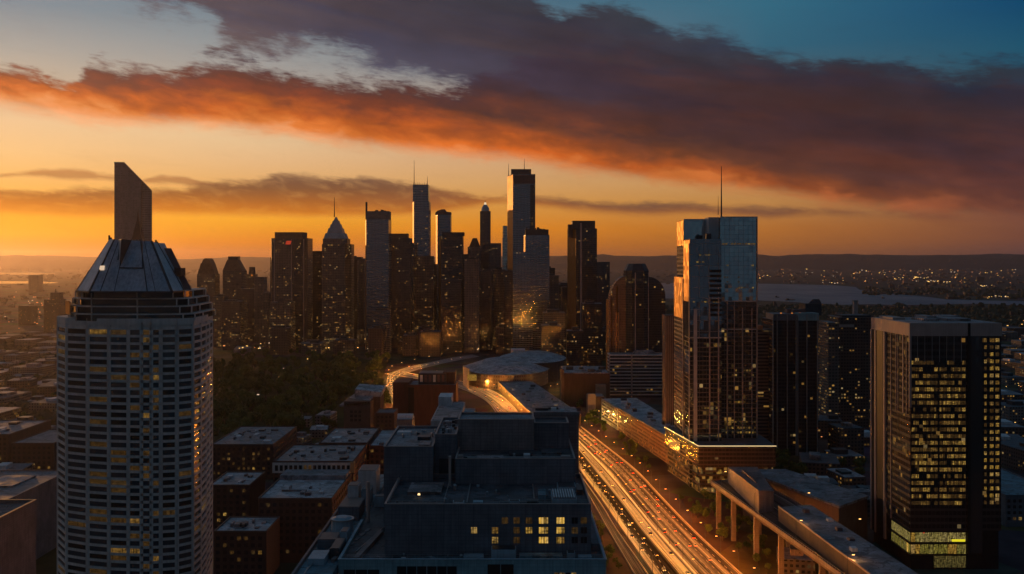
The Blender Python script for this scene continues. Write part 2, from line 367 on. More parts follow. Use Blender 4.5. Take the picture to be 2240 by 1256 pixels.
def glazing(name, col=(0.02, 0.025, 0.03), rough=0.08, metal=0.0, wob=0.0, pane=(3.0, 3.6), ior=1.55):
    mt, k, b = new_mat(name)
    b.inputs['Base Color'].default_value = (*col, 1); b.inputs['Roughness'].default_value = rough; b.inputs['Metallic'].default_value = metal; b.inputs['IOR'].default_value = ior
    if wob:
        P = k.new('ShaderNodeTexCoord').outputs['Object']; x, y, z = k.sep(P)
        cell = k.comb(k.m('FLOOR', k.m('DIVIDE', k.m('ADD', x, y), pane[0])), k.m('FLOOR', k.m('DIVIDE', z, pane[1])), 0.0)
        wn = k.new('ShaderNodeTexWhiteNoise'); k.put(wn.inputs['Vector'], cell)
        off = k.vm('MULTIPLY', k.vm('SUBTRACT', wn.outputs['Color'], (0.5, 0.5, 0.5)), (wob, wob, wob))
        nn = k.vm('NORMALIZE', k.vm('ADD', k.new('ShaderNodeNewGeometry').outputs['Normal'], off)); k.put(b.inputs['Normal'], nn)
    return mt
def facade(name, wall, glass, bw=3.0, fh=3.6, wf=0.8, hf=0.6, lit=0.08, e=0.7, metal=0.6, rough=0.12, litcol=(1.0, 0.50, 0.10), roof=(0.16, 0.16, 0.17), wob=0.02, zb=60.0, pier=0.0):
    """curtain wall seen from far: storeys and bays, some rooms lit (more of them near the street), each pane set a little askew"""
    mt, k, b = new_mat(name)
    tc = k.new('ShaderNodeTexCoord'); x, y, z = k.sep(tc.outputs['Object']); nx, ny, nz = k.sep(tc.outputs['Normal'])
    seed = k.m('MULTIPLY', k.new('ShaderNodeObjectInfo').outputs['Random'], 97.0)
    side = k.m('GREATER_THAN', k.m('ABSOLUTE', nx), k.m('ABSOLUTE', ny))
    u = k.m('ADD', k.m('MULTIPLY', side, y), k.m('MULTIPLY', k.m('SUBTRACT', 1.0, side), x))
    cu, cv = k.m('ADD', k.m('DIVIDE', u, bw), seed), k.m('DIVIDE', z, fh)
    iu, iv = k.m('FLOOR', cu), k.m('FLOOR', cv); fu, fv = k.m('FRACT', cu), k.m('FRACT', cv)
    wall_ok = k.m('LESS_THAN', k.m('ABSOLUTE', nz), 0.6)
    inw = k.m('MULTIPLY', k.m('LESS_THAN', k.m('ABSOLUTE', k.m('SUBTRACT', fu, 0.5)), wf / 2), k.m('LESS_THAN', k.m('ABSOLUTE', k.m('SUBTRACT', fv, 0.5)), hf / 2))
    inw = k.m('MULTIPLY', inw, wall_ok)
    if pier:
        pf = k.m('FRACT', k.m('DIVIDE', cu, pier)); inw = k.m('MULTIPLY', inw, k.m('GREATER_THAN', pf, 0.9 / pier))
    wn = k.new('ShaderNodeTexWhiteNoise'); k.put(wn.inputs['Vector'], k.comb(iu, iv, k.m('ADD', seed, k.m('MULTIPLY', side, 13.0))))
    r1, r2, r3 = k.sep(wn.outputs['Color'])
    clus = k.noise(k.comb(k.m('MULTIPLY', iu, 0.22), k.m('MULTIPLY', iv, 0.30), seed), 1.0, 2, 0.5)
    fl = k.new('ShaderNodeTexWhiteNoise'); k.put(fl.inputs['Vector'], k.comb(k.m('FLOOR', k.m('DIVIDE', iu, 7.0)), iv, seed))
    prob = k.m('MULTIPLY', lit, k.m('ADD', k.rng(clus, 0.44, 0.68, 0.10, 3.2), k.rng(fl.outputs['Value'], 0.965, 0.975, 0.0, 5.0)))
    prob = k.m('MULTIPLY', prob, k.rng(z, 0.0, k.m('MULTIPLY', zb, 1.5) if False else zb * 1.6, 2.4, 0.6))
    on = k.m('MULTIPLY', k.m('LESS_THAN', r1, prob), inw)
    e = e * 0.6
    st = k.m('MULTIPLY', k.m('MULTIPLY', on, k.m('ADD', 0.08, k.m('POWER', r2, 2.0))), e)
    n = k.noise(k.vm('MULTIPLY', tc.outputs['Object'], (0.15, 0.15, 0.03)), 1.0, 4, 0.6); f = k.rng(n, 0.3, 0.7, 0.75, 1.2)
    wc = k.mix(1.0, (*wall, 1), k.comb(f, f, f), 'MULTIPLY')
    wc = k.mix(wall_ok, (*roof, 1), wc)
    gv = k.rng(r3, 0.0, 1.0, 0.75, 1.15)
    k.put(b.inputs['Base Color'], k.mix(inw, wc, k.mix(1.0, (*glass, 1), k.comb(gv, gv, gv), 'MULTIPLY')))
    k.put(b.inputs['Metallic'], k.m('MULTIPLY', inw, metal)); k.put(b.inputs['Roughness'], k.rng(inw, 0.0, 1.0, 0.75, rough))
    k.put(b.inputs['Emission Color'], k.mix(k.rng(r3, 0.5, 1.0), (*litcol, 1), (1.0, 0.72, 0.32, 1))); k.put(b.inputs['Emission Strength'], st)
    if wob:
        off = k.vm('MULTIPLY', k.vm('SUBTRACT', wn.outputs['Color'], (0.5, 0.5, 0.5)), (wob, wob, wob))
        nn = k.vm('NORMALIZE', k.vm('ADD', k.new('ShaderNodeNewGeometry').outputs['Normal'], k.vm('MULTIPLY', off, k.comb(inw, inw, inw)))); k.put(b.inputs['Normal'], nn)
    return mt

def cladding(name, col):                                  # large wall panels with dark joints, rain streaks under the coping and patchy stains
    mt, k, b = new_mat(name)
    P = k.new('ShaderNodeTexCoord').outputs['Object']; x, y, z = k.sep(P)
    br = k.new('ShaderNodeTexBrick'); k.put(br.inputs['Vector'], k.comb(k.m('ADD', x, y), z, 0.0)); br.inputs['Scale'].default_value = 0.22; br.offset = 0.0
    br.inputs['Color1'].default_value = (0.93, 0.93, 0.93, 1); br.inputs['Color2'].default_value = (1.05, 1.05, 1.05, 1); br.inputs['Mortar'].default_value = (0.5, 0.5, 0.5, 1)
    br.inputs['Mortar Size'].default_value = 0.010; br.inputs['Mortar Smooth'].default_value = 0.2
    n = k.noise(P, 0.10, 6, 0.62, 0.4); n2_ = k.noise(k.vm('MULTIPLY', P, (1.0, 1.0, 0.05)), 1.0, 5, 0.65)
    f = k.m('MULTIPLY', k.rng(n, 0.32, 0.68, 0.72, 1.18), k.rng(n2_, 0.35, 0.68, 1.10, 0.72))
    k.put(b.inputs['Base Color'], k.mix(1.0, k.mix(1.0, (*col, 1), k.comb(f, f, f), 'MULTIPLY'), br.outputs['Color'], 'MULTIPLY'))
    b.inputs['Roughness'].default_value = 0.7; b.inputs['Specular IOR Level'].default_value = 0.3
    return mt
M = {}
M['concrete'] = plain('concrete', (0.30, 0.29, 0.29), 0.85, 0.2, 0.15, streak=0.25)
M['pale_panel'] = plain('pale_panel', (0.42, 0.40, 0.41), 0.7, 0.12, 0.2, streak=0.15)
M['white_stone'] = plain('white_stone', (0.62, 0.58, 0.56), 0.75, 0.15, 0.2, streak=0.2)
M['dark_panel'] = plain('dark_panel', (0.016, 0.017, 0.020), 0.5, 0.25, 0.2, spec=0.2)
M['slate_wall'] = cladding('slate_wall', (0.150, 0.170, 0.205))
M['mauve_wall'] = cladding('mauve_wall', (0.235, 0.20, 0.205))
M['teal_wall'] = cladding('teal_wall', (0.24, 0.42, 0.48))
M['brown_wall'] = plain('brown_wall', (0.11, 0.08, 0.07), 0.85, 0.2, 0.15, streak=0.25)
M['pier_pink'] = plain('pier_pink', (0.36, 0.29, 0.27), 0.7, 0.12, 0.15, streak=0.15)
M['brick'] = brickwork('brick', (0.085, 0.038, 0.032))
M['dark_brick'] = brickwork('dark_brick', (0.055, 0.036, 0.034))
M['roof_pale'] = roofing('roof_pale', (0.40, 0.41, 0.45))
M['roof_mauve'] = roofing('roof_mauve', (0.34, 0.29, 0.30))
M['roof_grey'] = roofing('roof_grey', (0.22, 0.23, 0.26))
M['roof_dark'] = roofing('roof_dark', (0.10, 0.11, 0.13))
M['roof_teal'] = roofing('roof_teal', (0.15, 0.26, 0.32))
M['metal_roof'] = plain('metal_roof', (0.36, 0.40, 0.47), 0.45, 0.18, 0.10, metal=0.25, streak=0.35)
M['metal_dark'] = plain('metal_dark', (0.05, 0.055, 0.065), 0.45, 0.3, 0.3, metal=0.4)
M['metal_red'] = plain('metal_red', (0.13, 0.08, 0.08), 0.6, 0.2, 0.3)
M['steel'] = plain('steel', (0.35, 0.36, 0.38), 0.4, 0.15, 0.5, metal=0.8)
M['unit_blue'] = plain('unit_blue', (0.29, 0.40, 0.48), 0.6, 0.2, 0.4, streak=0.2)
M['unit_pale'] = plain('unit_pale', (0.56, 0.57, 0.60), 0.6, 0.2, 0.4, streak=0.2)
M['glass_dark'] = glazing('glass_dark', (0.02, 0.024, 0.03), 0.1)
M['glass_room'] = glazing('glass_room', (0.035, 0.03, 0.03), 0.2)
M['glass_mirror'] = glazing('glass_mirror', (0.50, 0.56, 0.60), 0.06, 0.9, 0.06, (3.0, 3.8))
M['glass_sunset_tint'] = glazing('glass_sunset_tint', (0.50, 0.27, 0.07), 0.30, 1.0, 0.16, (2.2, 3.8))  # gold sunset reflection put into the glass colour
M['glass_far_sunset_tint'] = glazing('glass_far_sunset_tint', (0.30, 0.17, 0.06), 0.5, 1.0, 0.12, (3.0, 3.8))  # gold glint of the low sun put into the colour
M['glass_tower'] = glazing('glass_tower', (0.065, 0.070, 0.085), 0.15, 0.0, 0.05, (1.6, 2.66), 1.7)
M['win_dim'] = glow('win_dim', (1.0, 0.50, 0.12), 0.045)
M['win_warm'] = glow('win_warm', (1.0, 0.52, 0.10), 0.17, True, 0.2)
M['win_bright'] = glow('win_bright', (1.0, 0.56, 0.09), 0.36, True, 0.14)
M['win_hot'] = glow('win_hot', (1.0, 0.56, 0.08), 0.62, True, 0.55)
M['lobby'] = glow('lobby', (0.95, 0.74, 0.20), 0.30, True, 0.08)
M['lamp_glow'] = glow('lamp_glow', (1.0, 0.50, 0.13), 6.0, False)
M['lamp_white'] = glow('lamp_white', (1.0, 0.66, 0.30), 1.6, False)
M['red_lamp'] = glow('red_lamp', (1.0, 0.08, 0.03), 0.38, False)
M['orange_sign'] = glow('orange_sign', (1.0, 0.30, 0.04), 0.5, False)
M['rim_light'] = glow('rim_light', (1.0, 0.72, 0.34), 0.9, False)

def in_px(p): return (CX + F * p[0] / p[1], HY - F * (p[2] - CAMZ) / p[1])
def panes(T, quads, name='window', most=100, th=0.06):
    """upright panes a-b (seen from outside, left to right) between z0 and z1; the largest in the picture are parts of their own, the rest one stuff part"""
    def area(q):
        a, b, z0, z1, m = q
        pa, pb = in_px((a[0], a[1], z0)), in_px((b[0], b[1], z1))
        if pb[0] < 0 or pa[0] > 2240 or pa[1] < 0 or pb[1] > 1256: return 0
        return abs((pb[0] - pa[0]) * (pb[1] - pa[1]))
    quads = sorted(quads, key=area, reverse=True)
    rest = MB(); mats = sorted({q[4] for q in quads}); idx = {m: i for i, m in enumerate(mats)}
    for i, (a, b, z0, z1, m) in enumerate(quads):
        dx, dy = b[0] - a[0], b[1] - a[1]; l = math.hypot(dx, dy) or 1; nx, ny = dy / l * th, -dx / l * th
        mb = MB() if i < most else rest
        mb.prism([(a[0] + nx, a[1] + ny), (b[0] + nx, b[1] + ny), b, a], z0, z1, 0 if i < most else idx[m])
        if i < most: mb.build(name, M[m], T)
    if rest.f: kind(rest.build(name, [M[m] for m in mats], T), 'stuff')
def pick(*pairs):
    r = random.random() * sum(p for _, p in pairs)
    for m, p in pairs:
        r -= p
        if r <= 0: return m
    return pairs[-1][0]
occupied = []                                            # footprints already taken on the ground (x0, x1, y0, y1)
def take(x0, x1, y0, y1): occupied.append((x0, x1, y0, y1))
def free(x0, x1, y0, y1, gap=2.0):
    return not any(x0 < b + gap and x1 > a - gap and y0 < d + gap and y1 > c - gap for a, b, c, d in occupied)

# ================================================================== the setting: ground, water, hills, roads
def ground_mat():
    mt, k, b = new_mat('ground')
    P = k.new('ShaderNodeTexCoord').outputs['Object']
    n = k.noise(P, 0.004, 8, 0.62, 0.3); n2_ = k.noise(P, 0.03, 6, 0.6)
    vo = k.new('ShaderNodeTexVoronoi'); k.put(vo.inputs['Vector'], P); vo.inputs['Scale'].default_value = 0.012
    c = k.ramp(n, [(0.30, (0.022, 0.030, 0.014)), (0.45, (0.045, 0.042, 0.030)), (0.55, (0.075, 0.062, 0.052)), (0.70, (0.028, 0.036, 0.018))])
    c = k.mix(0.35, c, k.mix(1.0, vo.outputs['Color'], (0.14, 0.12, 0.11), 'MULTIPLY'))
    f = k.rng(n2_, 0.3, 0.7, 0.6, 1.4)
    k.put(b.inputs['Base Color'], k.mix(1.0, c, k.comb(f, f, f), 'MULTIPLY')); b.inputs['Roughness'].default_value = 0.95; b.inputs['Specular IOR Level'].default_value = 0.1
    return mt
g = MB(); g.face([(-24000, -1500, 0), (24000, -1500, 0), (24000, 32000, 0), (-24000, 32000, 0)])
kind(g.build('ground', ground_mat()), 'structure')

def water_mat(name, rough, tilt):
    mt, k, b = new_mat(name)
    P = k.new('ShaderNodeTexCoord').outputs['Object']
    b.inputs['Base Color'].default_value = (0.02, 0.04, 0.07, 1); b.inputs['IOR'].default_value = 1.33
    n = k.noise(k.vm('MULTIPLY', P, (1.0, 0.35, 1.0)), 0.004, 4, 0.6)
    k.put(b.inputs['Roughness'], k.rng(n, 0.35, 0.65, rough, rough + 0.12))
    bp = k.new('ShaderNodeBump'); bp.inputs['Strength'].default_value = tilt; bp.inputs['Distance'].default_value = 3.0
    k.put(bp.inputs['Height'], k.noise(P, 0.05, 5, 0.6)); k.l.new(bp.outputs[0], b.inputs['Normal'])
    return mt
bay = MB()
top = [(1420, 619), (1560, 620), (1651, 620.5), (1740, 622), (1827, 624.5), (1872, 628), (1880, 634), (1930, 642), (2001, 647), (2040, 651), (2068, 655), (2140, 657), (2240, 659), (2500, 661)]
bot = [(2500, 672), (2240, 669), (2149, 664.5), (2042, 666), (1975, 668), (1908, 665.5), (1841, 667), (1758, 662), (1700, 659), (1651, 657), (1540, 655), (1420, 652)]
bay.face([(*G(a, b), 0.3) for a, b in top + bot])
kind(bay.build('bay', water_mat('bay_water', 0.30, 0.9)), 'structure')
for ys, x1 in (((596, 599.5, 601), 130), ((615, 618, 620.5), 128)):
    ch = MB()
    ch.face([(*G(-420, ys[0]), 0.3), (*G(x1 - 60, ys[0] + .4), 0.3), (*G(x1, ys[1]), 0.3), (*G(x1 - 20, ys[2]), 0.3), (*G(-420, ys[2]), 0.3)])
    kind(ch.build('river', water_mat('river_water', 0.05, 0.05)), 'structure')

ridge = [(-500, 560), (0, 559.5), (110, 559), (200, 562), (330, 566), (420, 567), (520, 562), (600, 563), (760, 565), (900, 563), (1000, 562), (1160, 560), (1230, 560), (1285, 560), (1318, 556), (1345, 559.5), (1440, 560.5), (1480, 559), (1560, 557), (1650, 557.5), (1705, 560), (1730, 557.5), (1795, 556), (1900, 557), (1990, 558), (2060, 558.5), (2130, 557), (2185, 555), (2240, 557), (2700, 556)]
def ridge_y(px):
    for (a, ya), (b, yb) in zip(ridge, ridge[1:]):
        if a <= px <= b:
            q = (px - a) / (b - a); q = q * q * (3 - 2 * q); return ya + (yb - ya) * q
    return 558
hm = MB(); cols = []
for i in range(261):
    px = -480 + i * 12; col = []
    for dd, hfac in ((22500, -0.02), (23400, 0.22), (24300, 0.55), (25300, 0.84), (26200, 1.0), (28500, 0.5), (31000, -0.02)):
        zt = CAMZ + (HY - ridge_y(px)) / F * 26200
        jig = 1 + 0.22 * math.sin(px * 0.031 + dd * 0.003) * (hfac < 0.95) + random.uniform(-0.012, 0.012)
        col.append((X(px, 26200) * dd / 26200, dd, zt * hfac * jig))
    cols.append(col)
for a, b in zip(cols, cols[1:]):
    for j in range(6): hm.face([a[j], b[j], b[j + 1], a[j + 1]])
kind(hm.build('hills', plain('hill_woods', (0.035, 0.035, 0.03), 0.95, 0.4, 0.0016, spec=0.05)), 'structure')

def smooth(pts, n=8):
    out = []
    for i in range(len(pts) - 1):
        p0, p1, p2, p3 = pts[max(i - 1, 0)], pts[i], pts[i + 1], pts[min(i + 2, len(pts) - 1)]
        for j in range(n):
            t_ = j / n
            out.append(tuple(0.5 * (2 * b + (c - a) * t_ + (2 * a - 5 * b + 4 * c - d) * t_ ** 2 + (3 * b - a - 3 * c + d) * t_ ** 3) for a, b, c, d in zip(p0, p1, p2, p3)))
    out.append(tuple(pts[-1])); return out
def road_mat(name, base, bright, scale_u, tint=(1, 1, 1), gloss=0.45, trail_bands=None):
    """asphalt with light trails painted into its colour as pale streaks that run along the road"""
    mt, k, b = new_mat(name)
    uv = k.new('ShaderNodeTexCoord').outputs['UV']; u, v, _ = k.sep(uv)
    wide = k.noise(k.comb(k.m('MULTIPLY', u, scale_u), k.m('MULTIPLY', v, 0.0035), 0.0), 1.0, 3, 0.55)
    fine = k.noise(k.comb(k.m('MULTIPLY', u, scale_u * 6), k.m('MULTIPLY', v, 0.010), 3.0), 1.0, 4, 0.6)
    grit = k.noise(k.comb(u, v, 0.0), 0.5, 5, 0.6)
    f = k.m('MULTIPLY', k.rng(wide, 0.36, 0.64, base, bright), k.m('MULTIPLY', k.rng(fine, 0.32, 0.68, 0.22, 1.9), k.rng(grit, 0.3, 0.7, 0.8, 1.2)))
    if trail_bands: f = k.m('MULTIPLY', f, k.sep(k.ramp(k.m('DIVIDE', u, 54.0), [(p_, (v_, v_, v_)) for p_, v_ in trail_bands]))[0])   # pale bands paint light trails between dark asphalt lanes
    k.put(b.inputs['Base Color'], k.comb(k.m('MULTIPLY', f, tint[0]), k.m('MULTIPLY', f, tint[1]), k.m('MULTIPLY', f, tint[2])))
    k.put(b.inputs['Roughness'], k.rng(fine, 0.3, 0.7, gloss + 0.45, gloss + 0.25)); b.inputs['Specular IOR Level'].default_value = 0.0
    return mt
def ribbon(name, L, Rr, z, mat, lanes=1):
    me = bpy.data.meshes.new(name); vs = []; fs = []; uvs = []; v = 0; prev = None; n = lanes + 1
    for a, b in zip(L, Rr):
        c = ((a[0] + b[0]) / 2, (a[1] + b[1]) / 2)
        if prev: v += math.hypot(c[0] - prev[0], c[1] - prev[1])
        prev = c; wd = math.hypot(b[0] - a[0], b[1] - a[1]); zz = z(c) if callable(z) else z
        for k in range(n):
            q = k / lanes; vs.append((a[0] + (b[0] - a[0]) * q, a[1] + (b[1] - a[1]) * q, zz)); uvs.append(((54.0 if name == 'freeway' else wd) * q, v))
    for i in range(len(L) - 1):
        for k in range(lanes): fs.append((i * n + k, i * n + k + 1, (i + 1) * n + k + 1, (i + 1) * n + k))
    me.from_pydata(vs, [], fs); me.materials.append(mat); ul = me.uv_layers.new(name='UVMap')
    for lp in me.loops: ul.data[lp.index].uv = uvs[lp.vertex_index]
    me.update(); o = bpy.data.objects.new(name, me); sc.collection.objects.link(o); return o
def edges(rows):                                         # rows of (photo y, left x, right x) on flat ground
    L = smooth([G(l, y) for y, l, r in rows]); Rr = smooth([G(r, y) for y, l, r in rows]); return L, Rr
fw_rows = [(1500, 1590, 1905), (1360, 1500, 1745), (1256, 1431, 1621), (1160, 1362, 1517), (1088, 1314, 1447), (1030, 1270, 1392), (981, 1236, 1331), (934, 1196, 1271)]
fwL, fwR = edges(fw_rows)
ribbon('freeway', fwL, fwR, 0.10, road_mat('freeway_trail_asphalt', 0.07, 0.26, 0.15, trail_bands=[(0, 1.5), (.05, 2.0), (.08, 1.6), (.10, .16), (.26, .10), (.285, 1.0), (.34, 2.3), (.40, 1.6), (.45, .3), (.50, 1.6), (.55, .35), (.60, 1.6), (.65, .28), (.71, 1.7), (.78, .30), (.84, 1.5), (.90, .35), (1, .7)]), 12).__setitem__('kind', 'structure')
fr_rows = [(1500, 1530, 1572), (1360, 1450, 1484), (1256, 1388, 1416), (1160, 1331, 1349), (1104, 1300, 1315), (1040, 1262, 1270), (985, 1225, 1232), (940, 1190, 1195)]
frL, frR = edges(fr_rows)
ribbon('frontage_road', frL, frR, 0.10, road_mat('frontage_asphalt', 0.05, 0.16, 0.3), 4).__setitem__('kind', 'structure')
# the curving road beyond the office roofs
cL = smooth([G(842, 818), G(905, 828), G(960, 836), G(996, 846), G(1029, 859), G(1055, 872), G(1072, 886), G(1084, 903), G(1092, 922), G(1098, 950), G(1100, 990)])
cR = smooth([G(872, 812), G(925, 822), G(968, 828), G(1000, 833), G(1040, 841), G(1070, 852), G(1096, 866), G(1119, 886), G(1138, 908), G(1148, 926), G(1158, 955), G(1160, 990)][:11])
ribbon('curving_road', cL, cR, 0.10, road_mat('curve_asphalt', 0.08, 0.42, 0.2), 8).__setitem__('kind', 'structure')
lL = smooth([G(1032, 776), G(985, 783), G(930, 795), G(890, 804), G(855, 816), G(846, 836), G(852, 866), G(864, 900)])
lR = smooth([G(1050, 780), G(1000, 789), G(945, 801), G(908, 811), G(876, 822), G(866, 838), G(872, 866), G(888, 900)])
ribbon('park_road', lL, lR, 0.16, road_mat('park_asphalt', 0.10, 0.42, 0.25), 5).__setitem__('kind', 'structure')
mark = plain('road_paint', (0.48, 0.45, 0.40), 0.6, 0.2, 0.3)
def lerp_path(L, Rr, q): return [(a[0] + (b[0] - a[0]) * q, a[1] + (b[1] - a[1]) * q) for a, b in zip(L, Rr)]
def offset_pair(path, wd):
    A, B = [], []
    for i, p in enumerate(path):
        a, b = path[max(i - 1, 0)], path[min(i + 1, len(path) - 1)]; dx, dy = b[0] - a[0], b[1] - a[1]; l = math.hypot(dx, dy) or 1
        A.append((p[0] - dy / l * wd / 2, p[1] + dx / l * wd / 2)); B.append((p[0] + dy / l * wd / 2, p[1] - dx / l * wd / 2))
    return A, B
for Lq, Rq, qs in ((fwL, fwR, (0.02, 0.30, 0.42, 0.60, 0.98)), (cL, cR, (0.04, 0.48, 0.52, 0.96))):
    for q in qs:
        a, b = offset_pair(lerp_path(Lq, Rq, q), 0.35)
        kind(ribbon('lane_line', a, b, 0.106, mark), 'structure')
def dashes(L, Rr, q):
    p = lerp_path(L, Rr, q); mb = MB()
    for i in range(0, len(p) - 1):
        a, b = p[i], p[i + 1]; n = max(1, int(math.hypot(b[0] - a[0], b[1] - a[1]) / 12))
        for j in range(n):
            s_, e_ = j / n, (j + 0.4) / n
            pa = (a[0] + (b[0] - a[0]) * s_, a[1] + (b[1] - a[1]) * s_); pb = (a[0] + (b[0] - a[0]) * e_, a[1] + (b[1] - a[1]) * e_)
            A, B = offset_pair([pa, pb], 0.3); mb.face([(*A[0], 0.106), (*B[0], 0.106), (*B[1], 0.106), (*A[1], 0.106)])
    kind(mb.build('dashed_line', mark), 'structure')
for q in (0.10, 0.18, 0.36, 0.68, 0.76, 0.84, 0.91): dashes(fwL, fwR, q)
for Lq, Rq in ((fwL, fwR), (cL, cR), (frL, frR)):
    for side, wd in ((Lq, 0.5), (Rq, 0.5)):
        a, b = offset_pair(side, wd); kb = MB()
        for i in range(len(a) - 1): kb.prism([a[i], b[i], b[i + 1], a[i + 1]], 0.0, 0.85)
        tag(kb.build('parapet_barrier', plain('barrier_concrete', (0.42, 0.38, 0.34), 0.8, 0.2, 0.1)),
            {id(fwL): 'long low concrete barrier between freeway and frontage road', id(fwR): 'long low concrete barrier on the tower side of the freeway', id(cL): 'curving concrete barrier on the inner edge of the bending road', id(cR): 'curving concrete barrier on the outer edge of the bending road', id(frL): 'low concrete barrier along the frontage road next to stepped block', id(frR): 'low concrete barrier on freeway side of the frontage road'}[id(side)], 'barrier')
MED = 0.46
med = lerp_path(fwL, fwR, MED); a, b = offset_pair(med, 0.7); kb = MB(); rl = MB()
for i in range(len(a) - 1): kb.prism([a[i], b[i], b[i + 1], a[i + 1]], 0.0, 1.0)
mtop = thing('median_barrier', 'added pale median barrier whose white rail stands in for a light trail between the freeway carriageways', 'barrier', (*med[40], 0))
kb.build('base', M['white_stone'], mtop)
a, b = offset_pair(med, 0.9)
for i in range(len(a) - 1): rl.prism([a[i], b[i], b[i + 1], a[i + 1]], 1.02, 1.42, 0, None, True)
rl.build('trail_rail', plain('white_rail', (0.85, 0.84, 0.80), 0.35, 0.05, 0.1, metal=0.2), mtop)  # white rail added to stand in for the bright light trail

# street lamps
lamp_mats = (M['metal_dark'], M['lamp_glow'])
def make_lamp():
    t_ = thing('street_lamp', 'sodium street lamp on a tall thin pole', 'street lamp', (0, 0, 0))
    p = MB(); p.tube((0, 0, 0), (0, 0, 11.5), 0.16, 0.09, 6); p.build('pole', M['metal_dark'], t_)
    a_ = MB(); a_.tube((0, 0, 11.4), (1.0, 0, 12.0), 0.08, 0.07, 5); a_.tube((1.0, 0, 12.0), (2.6, 0, 12.05), 0.07, 0.06, 5); a_.build('arm', M['metal_dark'], t_)
    h = MB(); h.prism2([(2.2, -.3), (3.6, -.22), (3.6, .22), (2.2, .3)], 11.86, [(2.4, -.18), (3.4, -.12), (3.4, .12), (2.4, .18)], 12.12, 0); h.build('lamp_head', M['metal_dark'], t_)
    e_ = MB(); e_.box(2.3, 3.55, -.24, .24, 11.62, 11.84, 0, None, True); e_.build('lens', M['lamp_glow'], t_)
    return t_
lamp0 = make_lamp(); lamp_n = 0
def lamp(x, y, ang, group, label, power=0.0, col=(1.0, 0.46, 0.10), z=0.0):
    global lamp_n
    o = lamp0 if lamp_n == 0 else copy_tree(lamp0)
    lamp_n += 1
    o.location = (x, y, z); o.rotation_euler = (0, 0, ang); o['group'] = group; o['label'] = label; o['_o'] = (x, y, z)
    if power:
        ld = bpy.data.lights.new('lamp_light', 'POINT'); ld.energy = power; ld.color = col; ld.shadow_soft_size = 0.5
        lo = bpy.data.objects.new('lamp_light', ld); sc.collection.objects.link(lo)
        lo.location = (x + 2.9 * math.cos(ang), y + 2.9 * math.sin(ang), z + 11.4)
def along(path, step, start=0.0):
    acc = -start; out_ = []
    for a, b in zip(path, path[1:]):
        l = math.hypot(b[0] - a[0], b[1] - a[1]); t_ = 0
        while acc + (l - t_) >= step:
            t_ += step - acc; acc = 0; q = t_ / l
            out_.append((a[0] + (b[0] - a[0]) * q, a[1] + (b[1] - a[1]) * q, math.atan2(b[1] - a[1], b[0] - a[0])))
        acc += l - t_
    return out_
LP = 17000.0
for x, y, an in along(fwR, 34): lamp(x + 1.2, y, math.pi, 'lamps on the tower side of the freeway', 'orange street lamp on the tower side of the freeway', LP * 1.1, (1.0, 0.235, 0.015))
for x, y, an in along(lerp_path(fwL, fwR, MED), 34, 17): lamp(x, y, math.pi, 'lamps on the freeway median', 'warm street lamp standing on the freeway median', LP * 0.9, (1.0, 0.34, 0.035))
for x, y, an in along(fwL, 38, 8): lamp(x - 1.2, y, 0.0, 'lamps between freeway and frontage road', 'golden street lamp between freeway and frontage road', LP * 0.8, (1.0, 0.35, 0.04))
for x, y, an in along(cR, 42): lamp(x + 1.0, y, math.pi, 'lamps along the bending road', 'golden street lamp along the road that bends behind the offices', LP * 2.6, (1.0, 0.34, 0.04))
for x, y, an in along(lL, 60): lamp(x - 1.0, y, 0.0, 'lamps along the park road', 'golden street lamp along the road around the park', LP * 1.9 if y < 1880 else 0, (1.0, 0.33, 0.04))

# cars: one of a kind, then copies; lit fronts come towards the viewer, red tails go away
def car_mesh():
    b_ = MB()
    prof = [(-2.2, 0.35), (2.2, 0.35), (2.25, 0.75), (1.2, 0.92), (0.5, 1.42), (-1.0, 1.45), (-1.8, 0.98), (-2.25, 0.9)]
    b_.xz(prof, -0.88, 0.88, 0)
    for sx in (-1.4, 1.4):
        for sy in (-0.9, 0.9): b_.tube((sx, sy - 0.1, 0.33), (sx, sy + 0.1, 0.33), 0.33, 0.33, 8, 1)
    for sy in (-0.6, 0.6):
        b_.box(2.26, 2.30, sy - 0.26, sy + 0.26, 0.52, 0.74, 2, None, True); b_.box(-2.30, -2.26, sy - 0.26, sy + 0.26, 0.62, 0.84, 3, None, True)
    for sy in (-0.885, 0.885): b_.face([(1.0, sy, 0.95), (0.45, sy, 1.35), (-0.95, sy, 1.38), (-1.6, sy, 0.98)], 4)
    b_.face([(1.22, -.7, 0.94), (1.22, .7, 0.94), (0.55, .62, 1.40), (0.55, -.62, 1.40)], 4); b_.face([(-1.82, .7, 1.0), (-1.82, -.7, 1.0), (-1.06, -.62, 1.44), (-1.06, .62, 1.44)], 4)
    return b_
def paint():
    mt, k, b = new_mat('car_paint')
    r = k.new('ShaderNodeObjectInfo').outputs['Random']
    k.put(b.inputs['Base Color'], k.ramp(r, [(0, (0.02, 0.02, 0.025)), (0.25, (0.30, 0.30, 0.31)), (0.5, (0.6, 0.6, 0.58)), (0.7, (0.12, 0.02, 0.02)), (0.85, (0.03, 0.05, 0.11))], 'CONSTANT'))
    b.inputs['Roughness'].default_value = 0.25; b.inputs['Coat Weight'].default_value = 0.4
    return mt
car0 = None
def car(x, y, an, group, label):
    global car0
    if car0 is None:
        car0 = car_mesh().build('car', [paint(), M['metal_dark'], glow('headlight', (1.0, 0.62, 0.24), 7.0, False), glow('taillight', (1.0, 0.10, 0.02), 7.0, False), M['glass_dark']])
        car0['category'] = 'car'; o = car0
    else:
        o = car0.copy(); sc.collection.objects.link(o)
    o.location = (x, y, 0.11); o.rotation_euler = (0, 0, an); o['group'] = group; o['label'] = label
